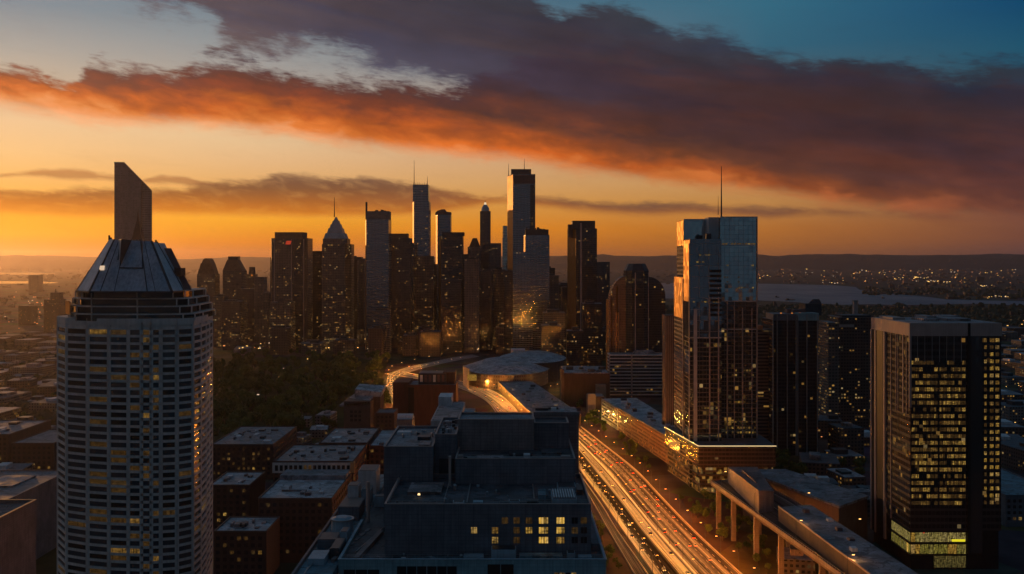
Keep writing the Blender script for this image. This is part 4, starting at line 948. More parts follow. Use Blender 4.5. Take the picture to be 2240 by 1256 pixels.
def arc(pxa, pxb, pya, pyb, rise):                       # shoulder outline from low outer to high inner corner
    return [(X(pxa + (pxb - pxa) * (1 - math.cos(q * math.pi / 2)), d + 4), Z(pya + (pyb - pya) * math.sin(q * math.pi / 2), d + 4)) for q in [i / 8 for i in range(9)]]
l = arc(1333, 1370, 668, 604, 0); mb = MB(); mb.xz([(X(1370, d + 4), 0), (X(1333, d + 4), 0)] + l, d + 4, d + 34); mb.build('left_shoulder', bz, T)
r_ = arc(1456, 1419, 648, 606, 0); mb = MB(); mb.xz([(X(1419, d + 4), 0), (X(1456, d + 4), 0)] + r_, d + 6, d + 34); mb.build('right_shoulder', FC['dark_glass'], T)
for px in (1347, 1352):
    mb = MB(); mb.box(X(px, d), X(px + 2.2, d), d - .6, d + 3.9, 0, Z(684, d)); mb.build('pier', plain('copper', (0.45, 0.24, 0.12), 0.4, 0.15, 0.2, metal=0.5), T)
mb = MB(); mb.prism([(X(1330, d), d + 30), (X(1337.5, d), d + 2.6), (X(1340, d), d + 3.8), (X(1333, d), d + 32)], 0, Z(656, d)); mb.build('glint_corner', M['glass_far_sunset_tint'], T)  # two slanted strips added to catch the sun, glint in their tint
mb = MB(); mb.prism([(X(1343, d), d + 26), (X(1349, d), d + 2.2), (X(1352, d), d + 3.8), (X(1347, d), d + 28)], Z(690, d), Z(626, d)); mb.build('glint_corner', M['glass_far_sunset_tint'], T)
take(X(1333, d), X(1456, d), d - 12, d + 36)
T = thing('banded_block', 'low office block with pale horizontal bands below bronze tower', 'building', (X(1392, 1410), 1425, 0))
d = 1405; x0, x1, zt_ = X(1333, d), X(1454, d), Z(776, d)
mb = MB(); mb.box(x0 + .8, x1 - .8, d + .8, d + 30, 0, zt_ - .5); mb.build('core', facade('facade_banded', (0.04, 0.04, 0.045), (0.08, 0.085, 0.10), 2.8, 4.6, 0.9, 0.8, 0.02, 0.4, 0.6), T)
mb = MB(); k = 0
while k * 4.6 < zt_ - 2: mb.box(x0, x1, d, d + 30.6, zt_ - k * 4.6 - 1.5, zt_ - k * 4.6, 0, None, True); k += 1
mb.build('bands', M['white_stone'], T)
for px in (1333, 1382, 1452): mb = MB(); mb.box(X(px, d) - .9, X(px, d) + .9, d - .6, d + 1, 0, zt_ + .6); mb.build('pier', M['pier_pink'], T)
mb = MB(); mb.box(x0 + 2, x1 - 2, d + 4, d + 28, zt_ - .1, zt_ + .5); mb.build('roof', M['roof_grey'], T)
mb = MB(); mb.prism2([PX(1382, d + 8), PX(1436, d + 8), PX(1436, d + 20), PX(1382, d + 20)], zt_, [PX(1390, d + 10), PX(1426, d + 10), PX(1426, d + 18), PX(1390, d + 18)], zt_ + 5); mb.build('roof_house', M['roof_mauve'], T)
take(x0, x1, d, d + 31)
T = tower('ribbed_slab', 'narrow brown slab with upright ribs left of the mirror glass tower', 1455, 1478, 690, 1010, 20, M['brown_wall'])
for px in (1456, 1460.5, 1465, 1469.5, 1474): mb = MB(); mb.box(X(px, 1010), X(px + 1.6, 1010), 1009, 1009.9, 0, Z(692, 1010)); mb.build('rib', M['pier_pink'], T)

# mirror glass tower
T = thing('mirror_tower', 'stepped mirror glass tower with a golden left side and roof mast', 'tower', (180, 880, 0))
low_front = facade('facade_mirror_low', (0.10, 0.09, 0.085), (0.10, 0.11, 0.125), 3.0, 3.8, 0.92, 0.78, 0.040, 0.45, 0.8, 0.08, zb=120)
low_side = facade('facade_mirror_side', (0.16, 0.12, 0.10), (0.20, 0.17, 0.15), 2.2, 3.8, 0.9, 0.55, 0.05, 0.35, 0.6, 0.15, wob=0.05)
XL = 149.6
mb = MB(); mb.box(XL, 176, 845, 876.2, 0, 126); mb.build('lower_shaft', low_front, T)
mb = MB(); mb.box(XL, 176, 845, 876.2, 126, 208.8); mb.build('front_shaft', glazing('glass_front', (0.26, 0.28, 0.32), 0.07, 0.85, 0.03, (3.0, 3.8)), T)
mb = MB(); mb.box(XL + .2, 179, 876, 912, 126, 226.2); mb.build('rear_shaft', M['glass_mirror'], T)
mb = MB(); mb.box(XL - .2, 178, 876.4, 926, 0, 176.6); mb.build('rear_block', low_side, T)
mb = MB(); mb.box(178, 210, 860, 912, 0, 156); mb.build('lower_shaft', low_front, T)
mb = MB(); mb.box(178, 210, 860, 912, 156, 227.6); mb.build('upper_shaft', M['glass_mirror'], T)
mb = MB(); mb.box(168.5, 177.8, 862, 880, 208, 227.9); mb.build('stair_core', M['pale_panel'], T)
mb = MB(); mb.box(164, 168.4, 850, 862, 208.7, 213.5); mb.build('roof_house', M['metal_dark'], T)
mb = MB()                                                # left face glass with the gold sunset reflection put into its tint
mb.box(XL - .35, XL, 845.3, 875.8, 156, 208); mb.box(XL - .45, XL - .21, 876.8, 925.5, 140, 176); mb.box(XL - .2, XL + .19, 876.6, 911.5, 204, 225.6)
mb.build('side_glazing', M['glass_sunset_tint'], T)
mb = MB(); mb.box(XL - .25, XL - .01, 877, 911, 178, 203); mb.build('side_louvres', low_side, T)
for i in range(9):                                       # storey lines on the plain upper front
    mb = MB(); z_ = 205 - i * 9.2; mb.box(XL + .3, 175.9, 844.6, 844.98, z_ - .35, z_); mb.build('storey_line', M['concrete'], T)
for x_ in (157.2, 165.4, 173.5):
    mb = MB(); mb.box(x_ - .18, x_ + .18, 844.4, 844.98, 126, 200); mb.build('mullion', M['concrete'], T)
for i in range(10):                                      # plant room louvres in the middle of the front
    mb = MB(); z_ = 183 - i * 4.1; mb.box(166, 175.8, 844.3, 844.97, z_ - 2.2, z_); mb.build('plant_louvre', M['dark_panel'], T)
pz = ((154, 845, 1.5, 150), (166, 845, .5, 160), (173.5, 845, .5, 160), (184, 860, .5, 156), (190, 860, .35, 156), (197, 860, .5, 150), (205, 860, .35, 150), (209.4, 860, .5, 227))
for x_, y_, w_, zt_ in pz:
    mb = MB(); mb.box(x_ - w_, x_ + w_, y_ - .8, y_ - .02, 39, zt_); mb.build('pier', M['pier_pink'] if w_ < 1 else M['pale_panel'], T)
mb = MB(); mb.box(XL - .9, XL - .46, 875.0, 877.6, 39, 175); mb.box(XL - .9, XL - .36, 844.6, 846.4, 39, 205); mb.build('corner_trim', M['pier_pink'], T)
for zz, xa, xb, yy in ((126, XL, 176, 844.6), (156, 178, 210, 859.6), (132, 178, 210, 859.7), (204, 179, 209.6, 859.7)):
    mb = MB(); mb.box(xa + .1, xb - .1, yy, yy + .35, zz - .5, zz + .4); mb.build('belt', M['pale_panel'] if zz < 200 else M['unit_blue'], T)
litrow = []
for z_, xa, xb, pr in ((204.5, 180, 208, .75), (176, 181, 207, .3), (172, 181, 207, .35), (186, 181, 207, .12), (167, 186, 208, .4), (155.5, 152, 175, .5), (120, 152, 175, .4), (96, 181, 206, .5), (92, 181, 206, .3), (71, 152, 175, .35), (69, 181, 200, .6), (66, 152, 174, .25), (52, 183, 209, .8), (47, 183, 209, .7), (43, 183, 209, .7), (195, 155, 165, .35), (189, 155, 164, .25)):
    x_ = xa
    while x_ < xb:
        if random.random() < pr: litrow.append(((x_, (845 if x_ < 177 else 860)), (x_ + 1.7, (845 if x_ < 177 else 860)), z_, z_ + (1.1 if z_ > 100 else 1.6), pick(('win_warm', 6), ('win_dim', 5), ('win_bright', 2))))
        x_ += 2.4
panes(T, litrow, th=.12)
mast(T, 1578, 476, 364, 885, 0.75, 'mast'); mast(T, 1571, 470, 428, 878, 0.3, 'mast')
gl = MB()
for i in range(8): gl.box(181.8 + i * 4, 181.92 + i * 4, 859.86, 859.98, 157, 227)
for i in range(18): gl.box(178.1, 209.9, 859.88, 859.97, 159.8 + i * 3.8, 159.92 + i * 3.8)
for i in range(7): gl.box(153.5 + i * 3.6, 153.6 + i * 3.6, 844.87, 844.98, 157, 208)
gl.build('glazing_grid', M['metal_dark'], T)
mb = MB(); mb.box(186, 208, 872, 900, 227.5, 228.6); mb.build('roof', M['roof_dark'], T)
mb = MB()
for a, b in (((178, 860), (210, 860)), ((XL + .2, 876.4), (168.4, 876.4))): mb.obox(a, b, .5, 226 if a[0] < 170 else 227.5, 227.0 if a[0] < 170 else 228.4)
mb.build('coping', M['unit_blue'], T)
take(138, 218, 820, 930)
# its podium
T = thing('glass_podium', 'dark glass podium with a glowing terrace rim under the mirror tower', 'building', (182, 870, 0))
pod = [(152.3, 822), (216, 822), (216, 932), (139, 916)]
mb = MB(); mb.prism(inset(pod, .8), 22, 38.6); mb.build('upper_floors', facade('facade_podium', (0.10, 0.065, 0.05), (0.10, 0.08, 0.07), 3, 3.4, 0.9, 0.6, 0.06, 0.3, 0.5, 0.15, zb=5), T)
mb = MB(); mb.prism(inset(pod, -.4), 37.6, 38.9, 0, None, True); mb.build('terrace', M['roof_dark'], T)
rim = MB()
for a, b in ((pod[3], pod[0]), (pod[0], pod[1])):
    rim.obox((a[0], a[1] - .6), (b[0], b[1] - .6), .35, 38.9, 39.5)
rim.build('rim_light', M['rim_light'], T)
mb = MB(); mb.prism(inset(pod, 3.5), 0, 22); mb.build('lower_floors', facade('facade_podium_low', (0.09, 0.06, 0.045), (0.06, 0.05, 0.05), 3, 3.6, 0.85, 0.6, 0.15, 0.5, 0.3, 0.2, zb=22), T)
for zz in (15.5, 7.5): mb = MB(); mb.prism(inset(pod, 1.0), zz - .5, zz, 0, None, True); mb.build('canopy', M['brown_wall'], T)
qs = []
pi = inset(pod, 3.4)
for (a, b, n) in ((pi[0], pi[1], 20), (pi[3], pi[0], 16)):
    for zz, pr in ((15.8, .55), (8.2, .4), (1.0, .75)):
        for j in range(n):
            q0, q1 = (j + .1) / n, (j + .9) / n
            if random.random() < pr * (1.0 if j < 9 or n == 16 else .45): qs.append(((a[0] + (b[0] - a[0]) * q0, a[1] + (b[1] - a[1]) * q0), (a[0] + (b[0] - a[0]) * q1, a[1] + (b[1] - a[1]) * q1), zz, zz + 3.4, pick(('win_bright', 4), ('win_warm', 4), ('win_dim', 4), ('win_hot', 1))))
panes(T, qs, th=.15)
mb = MB(); a, b = pod[3], pod[0]; q = lambda t_: (a[0] + (b[0] - a[0]) * t_ - .5, a[1] + (b[1] - a[1]) * t_)
mb.obox(q(.18), q(.5), .3, 24, 34); mb.build('lit_screen', glow('screen_glow', (1.0, 0.48, 0.10), 0.22), T)

# dark pair right of the mirror tower
T = tower('teal_top_tower', 'dark glass tower with teal parapet and thin upright lines', 1690, 1790, 700, 985, 44, facade('facade_night', (0.025, 0.025, 0.028), (0.06, 0.065, 0.075), 2.8, 3.6, 0.85, 0.6, 0.022, 0.45, 0.6))
mb = MB(); mb.box(X(1692, 985), X(1741, 985), 984, 985 + 30, Z(700, 985) - .5, Z(687, 985)); mb.build('parapet', M['slate_wall'], T); mb = MB(); mb.box(X(1744, 985), X(1790, 985), 983.5, 985 + 34, Z(700, 985) - .5, Z(685, 985)); mb.build('parapet', M['teal_wall'], T)
for px in (1691, 1700, 1722, 1741.5, 1745, 1765, 1788): mb = MB(); mb.box(X(px, 984) - .32, X(px, 984) + .32, 983.2, 984.9, 0, Z(688, 985)); mb.build('pier', M['concrete'], T)
mb = MB(); mb.box(X(1762, 1000), X(1797, 1000), 1000, 1022, Z(690, 1000), Z(664, 1000)); mb.prism2([PX(1768, 1002), PX(1797, 1002), PX(1797, 1018), PX(1768, 1018)], Z(664, 1000), [PX(1778, 1004), PX(1792, 1004), PX(1792, 1014), PX(1778, 1014)], Z(655, 1000)); mb.build('roof_house', M['metal_dark'], T)
for px, w_ in ((1722, 10), (1738, 14), (1752, 10)):
    mb = MB(); mb.box(X(px, 996), X(px + w_, 996), 996, 1004, Z(690, 996), Z(674 + (px % 5), 996)); mb.build('roof_unit', M['metal_red'], T)
for px in (1707, 1731, 1748): mb = MB(); mb.box(X(px, 990), X(px + 3, 990), 989.5, 990.5, Z(687, 990), Z(684, 990)); mb.build('roof_lamp', M['orange_sign'], T)
T = tower('louvred_slab', 'brown slab with close horizontal lines beside the mirror tower', 1655, 1690, 722, 1000, 30, facade('facade_lines', (0.17, 0.12, 0.10), (0.06, 0.055, 0.06), 8, 3.4, 1.0, 0.5, 0.06, 0.5, 0.3, 0.2))
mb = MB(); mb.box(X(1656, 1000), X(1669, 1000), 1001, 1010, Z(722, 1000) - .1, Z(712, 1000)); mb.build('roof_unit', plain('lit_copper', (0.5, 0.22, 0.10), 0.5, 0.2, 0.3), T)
T = tower('amber_window_tower', 'dark brown tower full of small amber windows', 1834, 1906, 694, 1150, 40, facade('facade_amber', (0.07, 0.05, 0.045), (0.05, 0.045, 0.045), 3.2, 3.6, 0.6, 0.45, 0.10, 0.5, 0.3, 0.2))
block(T, 1842, 1905, 690, 1154, 30, M['dark_panel'], 'parapet', Z(694, 1154) - .2); block(T, 1812, 1836, 706, 1146, 40, FC['office'], 'side_wing')
mb = MB(); mb.box(X(1834, 1149), X(1868, 1149), 1148.6, 1149.8, Z(716, 1149), Z(710, 1149)); mb.build('belt', M['pier_pink'], T)
T = thing('pale_chimney', 'pale square chimney stack rising behind the amber window tower', 'chimney', (X(1872, 1500), 1504, 0))
mb = MB(); mb.box(X(1868, 1500), X(1877, 1500), 1500, 1507, 0, Z(658, 1500)); mb.build('stack', M['pier_pink'], T); mb = MB(); mb.box(X(1867.4, 1500), X(1877.6, 1500), 1499.6, 1507.4, Z(660, 1500), Z(657, 1500), 0, None, True); mb.build('rim', M['concrete'], T); take(X(1860, 1500), X(1885, 1500), 1498, 1510)

# lit office tower at the right
T = thing('lit_office_tower', 'black office tower with rows of yellow lit windows and pale left piers', 'tower', (273, 660, 0))
x0, x1, y0, y1 = 245.5, 301.5, 620, 685; zt_ = 152
lf = facade('facade_black_side', (0.03, 0.03, 0.034), (0.05, 0.05, 0.056), 2.6, 4.1, 0.88, 0.6, 0.05, 0.35, 0.5, 0.12, zb=10)
mb = MB(); mb.box(x0, x1, y0, y1, 24, zt_ - 8); mb.build('shaft', lf, T)
mb = MB(); mb.box(x0 - .7, x1 + .3, y0 - .7, y1 + .7, zt_ - 8, zt_); mb.build('parapet', M['pier_pink'], T)
mb = MB(); mb.box(x0 + 1.5, x1 - 1.5, y0 + 1.5, y1 - 1.5, zt_ - .1, zt_ + .05); mb.build('roof', M['roof_mauve'], T)
for a, b, c, e_, h_ in ((248, 256, 655, 680, 1.4), (262, 272, 640, 660, 1.6), (268, 274, 650, 670, 2.6), (277, 292, 640, 668, 1.6), (284, 296, 664, 680, 2.0)):
    mb = MB(); mb.box(a, b, c, e_, zt_, zt_ + h_); mb.build('roof_unit', M['roof_mauve'] if a > 250 else M['pier_pink'], T)
mb = MB(); mb.box(x0 - .8, x0 - .02, 664, 685.3, 8, zt_ - 8); mb.build('side_panel', M['dark_panel'], T)
for ya, yb in ((683.4, 685.8), (675.6, 678), (659.5, 662), (650.5, 651.3), (642, 642.6), (639, 639.5), (630, 631.4), (624.8, 625.4)):
    mb = MB(); mb.box(x0 - (1.3 if yb > 655 else .5), x0 - .03, ya, yb, 8 if yb > 655 else (95 if yb < 648 else 24), zt_ - 8.1); mb.build('pier', M['pier_pink'], T)
mb = MB(); mb.box(x0 - .75, x0 + .5, y0 - .75, y0 + .4, 100, zt_ - 8); mb.build('pier', M['pier_pink'], T)
for i in range(7):
    x_ = x0 + 4.3 + i * 4.5; mb = MB(); mb.box(x_, x_ + .22, y0 - .4, y0 - .02, 128, zt_ - 8.1); mb.build('mullion', M['concrete'], T)
mb = MB(); mb.box(x0 + 35.2, x0 + 36.8, y0 - .9, y0 - .02, 10, zt_ + .05); mb.build('dark_bay', M['dark_panel'], T)
mb = MB(); mb.box(x0 + 37.0, x1 - 11.6, y0 - .5, y0 - .02, 10, zt_ - 8.1); mb.build('blank_bay', glazing('glass_bay', (0.07, 0.075, 0.085), 0.12, 0.4, 0.04, (2.0, 4.1)), T)
qs = []
for r in range(22):
    z_ = 127.6 - r * 4.12
    dimrow = 0.35 if r in (0, 1, 7, 17) else (0.1 if r == 21 else 1.0)
    for i in range(14):
        x_ = x0 + 0.9 + i * 2.33 + (0.9 if i > 6 else 0)
        m_ = pick(('win_bright', 5 * dimrow), ('win_warm', 8 * dimrow), ('win_dim', 5), ('glass_dark', 2.2 if dimrow == 1 else 6))
        for h_ in (0, 1): qs.append(((x_ + h_ * 1.05, y0), (x_ + h_ * 1.05 + .93, y0), z_ - 1.15, z_ + 1.15, m_ if random.random() < .8 else pick(('win_dim', 1), ('win_warm', 1))))
for r in range(24):
    z_ = 141.5 - r * 4.35
    for i in range(3):
        x_ = x1 - 10.4 + i * 3.5
        m_ = pick(('win_bright', 6), ('win_warm', 5), ('win_dim', 2.2))
        qs.append(((x_, y0), (x_ + (2.2 if i else 1.5), y0), z_ - 1.15, z_ + 1.05, m_))
for r in range(20):
    for j in range(8):
        if random.random() < .2: qs.append(((x0, 656 - j * 4.2), (x0, 653.6 - j * 4.2), 118 - r * 4.12, 119.8 - r * 4.12, pick(('win_warm', 1.4), ('win_dim', 3), ('win_bright', .3))))
panes(T, qs, th=.1)
# lit entrance storeys
mb = MB(); mb.box(x0 + .6, x1 - 1, y0 + 1.2, y1 - 1, 0, 24); mb.build('base', M['dark_panel'], T)
qs = []
for z0_, z1_, m0 in ((16.8, 22.6, 'lobby'), (9.5, 15.4, 'lobby2'), (1.0, 8.4, 'lobby3')):
    for i in range(12):
        x_ = x0 + .8 + i * 2.85
        if m0 == 'lobby3' and i < 5: continue
        qs.append(((x_, y0 + 1.1), (x_ + 2.6, y0 + 1.1), z0_, z1_, m0 if random.random() < .8 else 'win_bright'))
    if m0 != 'lobby3':
        for j in range(11): qs.append(((x0 + .55, y0 + 32 - j * 2.8), (x0 + .55, y0 + 29.5 - j * 2.8), z0_, z1_, m0 if random.random() < .85 else 'win_hot'))
M['lobby2'] = glow('lobby2', (0.85, 0.70, 0.12), 0.24, True, 0.1); M['lobby3'] = glow('lobby3', (0.9, 0.7, 0.2), 0.12, True, 0.1)
panes(T, qs, name='entrance_window', th=.08)
for zz in (23.4, 16.0, 8.9): mb = MB(); mb.box(x0 - .4, x0 + 35, y0 - .4, y0 + 34, zz - .35, zz + .35, 0, None, True); mb.build('belt', M['dark_panel'], T)
mb = MB(); mb.box(x0 + 26, x0 + 34, y0 + .2, y0 + 1.0, 17.2, 18.4); mb.build('lit_sign', glow('sign_yellow', (1.0, 0.85, 0.02), 0.8, False), T)
mb = MB(); mb.tube((x0 + 7.8, y0 - .3, 22.8), (x0 + 8.6, y0 - .3, 22.8), .45, .45, 8); mb.build('red_lamp', M['red_lamp'], T)
take(x0 - 3, x1 + 3, y0 - 3, y1 + 3)

# buildings along the far side of the freeway
T = thing('lit_wall_block', 'long roofed block whose end wall glows yellow beside the freeway', 'building', (135, 1070, 0))
p = [(108.5, 1208), (147.5, 936), (176, 942), (150, 1215)]
mb = MB(); mb.prism(p, 0, 25); mb.build('wall', facade('facade_terrace', (0.13, 0.07, 0.05), (0.05, 0.045, 0.045), 3.2, 3.6, 0.5, 0.45, 0.16, 0.5, 0.2, 0.2, zb=14), T)
mb = MB(); mb.prism(inset(p, 2), 24.9, 25.4); mb.build('roof', M['roof_pale'], T)
mb = MB(); a, b = p[0], p[1]; q = lambda t_, o_=0: (a[0] + (b[0] - a[0]) * t_ - o_, a[1] + (b[1] - a[1]) * t_ - o_ * .14)
mb.obox(q(-.005, .4), q(.28, .4), .6, 0, 25.2); mb.build('end_wall', M['pier_pink'], T)
qs = []
for r in range(6):
    for j in range(18):
        t0 = .004 + j * .0152; qs.append((q(t0, .75), q(t0 + .011, .75), 21.5 - r * 3.6, 23.6 - r * 3.6, pick(('win_warm', 5 + r), ('win_dim', 6), ('win_bright', .6 + r * .5))))
panes(T, qs, most=100, th=.06)
for i in range(12):
    x_, y_ = p[0][0] + 8 + (p[1][0] - p[0][0]) * (i + .5) / 12 + random.uniform(-2, 14), 1200 - 262 * (i + .5) / 12
    mb = MB(); mb.box(x_, x_ + random.uniform(3, 7), y_, y_ + random.uniform(4, 10), 25.3, 25.3 + random.uniform(1, 3.4)); mb.build('roof_unit', random.choice([M['roof_grey'], M['unit_pale'], M['metal_dark']]), T)
for i in range(10):
    a_, b_ = q(i / 10), q((i + 1) / 10); take(b_[0] - 8 if False else a_[0] - 2, b_[0] + 36, b_[1], a_[1])
# the lane lamps glow on that wall from the verge
for t_ in (.03, .12, .21, .30):
    a_ = q(t_, 9); lamp(a_[0], a_[1], 0.14, 'lamps at the glowing wall', 'golden street lamp on the verge below the glowing end wall', 9000, (1.0, 0.56, 0.10))
T = thing('brown_fin_block', 'small brown block with a pale upright fin near the freeway bend', 'building', (92, 1252, 0))
mb = MB(); mb.box(X(1286, 1240), X(1322, 1240), 1240, 1268, 0, Z(868, 1240)); mb.build('wall', M['brown_wall'], T); mb = MB(); mb.box(X(1286, 1238), X(1303, 1238), 1236.5, 1239.9, 0, Z(862, 1238)); mb.build('fin', M['pier_pink'], T); take(90, 118, 1234, 1270)
mb = MB(); mb.box(X(1288, 1240), X(1320, 1240), 1242, 1266, Z(868, 1240) - .1, Z(868, 1240) + .4); mb.build('roof', M['roof_grey'], T)
T = thing('dark_hall', 'dark brick hall with pale roof between arena and banded block', 'building', (95, 1340, 0))
mb = MB(); mb.box(X(1232, 1310), X(1334, 1310), 1310, 1400, 0, Z(818, 1310)); mb.build('wall', M['dark_brick'], T); mb = MB(); mb.box(X(1232, 1310) + 1.5, X(1334, 1310) - 1.5, 1311.5, 1398, Z(818, 1310) - .1, Z(816, 1310)); mb.build('roof', M['roof_mauve'], T)
for i in range(7): mb = MB(); x_ = X(1240, 1310) + random.random() * 45; y_ = 1318 + random.random() * 60; mb.box(x_, x_ + random.uniform(4, 10), y_, y_ + random.uniform(4, 10), Z(816, 1310), Z(816, 1310) + random.uniform(1.5, 4)); mb.build('roof_unit', random.choice([M['roof_grey'], M['unit_pale'], M['metal_dark']]), T)
mb = MB(); mb.box(X(1228, 1309), X(1234, 1309), 1308, 1312, 0, Z(808, 1309)); mb.build('fin', M['brown_wall'], T); mb = MB(); mb.box(X(1304, 1300), X(1326, 1300), 1300, 1309.8, 0, Z(842, 1300)); mb.build('side_wing', M['slate_wall'], T); take(60, 130, 1298, 1402)
# arena
T = thing('arena', 'round white arena with a shallow overlapping shell roof', 'arena', (0, 1600, 0))
def ell(cx__, cy__, rx, ry, a0=0, a1=360, n=40): return [(cx__ + rx * math.cos(R(a0 + (a1 - a0) * i / n)), cy__ + ry * math.sin(R(a0 + (a1 - a0) * i / n))) for i in range(n)]
e1 = ell(-8, 1600, 66, 112)
mb = MB(); mb.prism(e1, 0, 22); mb.build('wall', facade('facade_arena', (0.16, 0.145, 0.14), (0.05, 0.045, 0.045), 3.5, 5.5, 0.6, 0.5, 0.10, 0.5, 0.2, 0.3, zb=10), T)
mb = MB(); mb.prism2(inset(e1, -2.5), 22, ell(-4, 1606, 44, 78), 31, 0, None, True); mb.prism2(ell(-4, 1606, 44, 78), 31, ell(0, 1612, 16, 30), 33.2); mb.build('shell_roof', M['roof_pale'], T)
mb = MB(); mb.prism2(ell(34, 1660, 52, 92), 0, ell(34, 1660, 52, 92), 31.5, 1); mb.prism2(ell(34, 1660, 55, 95), 31.5, ell(34, 1664, 34, 62), 37.5, 0, None, True); mb.build('high_shell_roof', [M['roof_pale'], M['metal_dark']], T)
mb = MB(); mb.box(-2, 22, 1690, 1712, 34, 42); mb.build('roof_house', M['unit_pale'], T)
mb = MB(); mb.box(X(1022, 1492) , X(1042, 1492), 1500, 1503, 12, 21); mb.build('lit_window', M['win_bright'], T)
mb = MB(); mb.prism([PX(1013, 1545), PX(1021, 1505), PX(1026, 1505), PX(1020, 1552)], 0, 30); mb.build('pylon', M['pier_pink'], T)
take(-85, 90, 1480, 1770)
for px, py in ((1012, 818), (1016, 822), (1243, 768), (1238, 775), (1222, 850), (1215, 858), (1200, 862)):
    a_ = G(px, py); lamp(a_[0], a_[1], 0.0, 'lamps around the arena', 'bright orange lamp on the forecourt around the arena', 6000, (1.0, 0.45, 0.08))
# mauve slab right behind the stepped offices, and the long low hall far beyond it
T = thing('slab_wall_block', 'plain mauve slab wall standing right behind the stepped offices', 'building', (16, 388, 0))
mb = MB(); mb.box(7.9, 25.2, 380, 398, 60, 132.2); mb.build('wall', M['mauve_wall'], T); mb = MB(); mb.box(8.4, 24.7, 380.5, 397.5, 132.1, 132.5); mb.build('roof', M['roof_mauve'], T)
mb = MB(); mb.box(7.6, 25.6, 379.6, 381, 131.6, 133.1); mb.build('parapet', M['mauve_wall'], T)
for x_, y_, w_, h_, m_ in ((9, 388, 5, 1.0, 'metal_dark'), (15, 386, 2, 1.4, 'unit_pale'), (18.5, 384, 1.4, 1.1, 'unit_pale'), (12, 391, 6, .8, 'roof_dark')):
    mb = MB(); mb.box(x_, x_ + w_, y_, y_ + w_ * .8, 132.4, 132.4 + h_); mb.build('roof_unit', M[m_], T)
take(6, 27, 378, 400)
T = thing('long_roof_hall', 'long low hall with a broad brown roof between the bending road and freeway', 'hall', (26, 1330, 0))
pl = [(23, 1172), (80, 1172), (30, 1492), (-21, 1492)]
mb = MB(); mb.prism(pl, 0, 11.6); mb.build('wall', M['brown_wall'], T); mb = MB(); mb.prism(inset(pl, -.8), 11.6, 12.3, 0, None, True); mb.build('roof', M['roof_mauve'], T)
rr_ = random.Random(77)
for i in range(16):
    t_ = rr_.random(); x_ = 28 - 44 * t_ + rr_.random() * 38; y_ = 1182 + 295 * t_; w_ = rr_.uniform(2, 8); mb = MB(); mb.box(x_, x_ + w_, y_, y_ + w_ * 1.4, 12.2, 12.2 + rr_.uniform(.8, 2.6)); mb.build('roof_unit', M[rr_.choice(['unit_pale', 'metal_dark', 'roof_grey'])], T)
take(-24, 82, 1170, 1494)

# elevated road on piers with the long sheds on its deck
dk = thing('viaduct', 'elevated concrete road deck on tall square piers', 'bridge', (160, 620, 0))
ZD = 31.0
eL = [(143.5, 726), (150.5, 660), (158, 590), (166, 515), (174, 440)]; eR = [(171, 742), (184, 676), (192, 606), (200, 530), (208, 455)]
M['roof_brown'] = roofing('roof_brown', (0.17, 0.14, 0.145))
dm_ = road_mat('deck_asphalt', 0.03, 0.10, 0.25)
ds = ribbon('deck_road', smooth(eL), smooth(eR), ZD + .05, dm_, 6); ds.parent = dk
for q_ in (.08, .5, .92):
    pa_, pb_ = offset_pair(lerp_path(smooth(eL), smooth(eR), q_), .3); ln = MB()
    for i in range(len(pa_) - 1): ln.face([(*pa_[i], ZD + .062), (*pb_[i], ZD + .062), (*pb_[i + 1], ZD + .062), (*pa_[i + 1], ZD + .062)])
    ln.build('lane_line', mark, dk)
for v_ in ds.data.vertices: v_.co -= Vector((160, 620, 0))
mb = MB(); a, b = smooth(eL), smooth(eR)
for i in range(len(a) - 1): mb.prism([a[i], b[i], b[i + 1], a[i + 1]], ZD - 2.6, ZD, 0, None, True)
mb.build('deck', M['brown_wall'], dk)
for s_ in (a, b):
    pr = MB(); pp = [(p_[0], p_[1]) for p_ in s_]
    for x_, y_, an_ in along(pp, 3.2): pr.tube((x_, y_, ZD + 1.1), (x_, y_, ZD + 2.1), .07, .07, 4)
    for i in range(len(pp) - 1): pr.tube((*pp[i], ZD + 2.1), (*pp[i + 1], ZD + 2.1), .07, .07, 4)
    pr.build('railing', M['steel'], dk)
    q0, q1 = offset_pair(s_, .5); mb = MB()
    for i in range(len(q0) - 1): mb.prism([q0[i], q1[i], q1[i + 1], q0[i + 1]], ZD - 1.2, ZD + 1.1, 0, None, True)
    mb.build('parapet', M['mauve_wall'], dk)
for x_, y_ in ((146.5, 715), (150.2, 684), (155, 640), (159.5, 598), (166, 540), (172, 480)):
    mb = MB(); mb.box(x_ - 1.1, x_ + 2.0, y_ - 1.2, y_ + 1.2, 0, ZD - 2.6); mb.build('pier', M['mauve_wall'], dk)
for x_, y_ in ((172, 700), (176, 640), (190, 598), (196, 540)):
    mb = MB(); mb.box(x_ - 1.5, x_ + 1.5, y_ - 1.5, y_ + 1.5, 0, ZD - 2.6); mb.build('pier', M['mauve_wall'], dk)
for x_, y_ in ((146.5, 715), (150.2, 684), (155, 640), (159.5, 598), (166, 540), (172, 480)): take(x_ - 2, x_ + 3, y_ - 2, y_ + 2)
for x_, y_, pw in ((146.8, 705, 1750), (154.5, 640, 1750), (161.5, 572, 1575), (186, 640, 1400), (196, 575, 1400), (168.5, 505, 1575)):
    lamp(x_, y_, 0.0, 'lamps on the viaduct deck', 'orange lamp standing on the elevated road deck', pw, (1.0, 0.42, 0.10), ZD)
T = thing('viaduct_shed', 'tall tapering shed with a copper lit wall on the viaduct deck', 'shed', (166, 690, ZD))
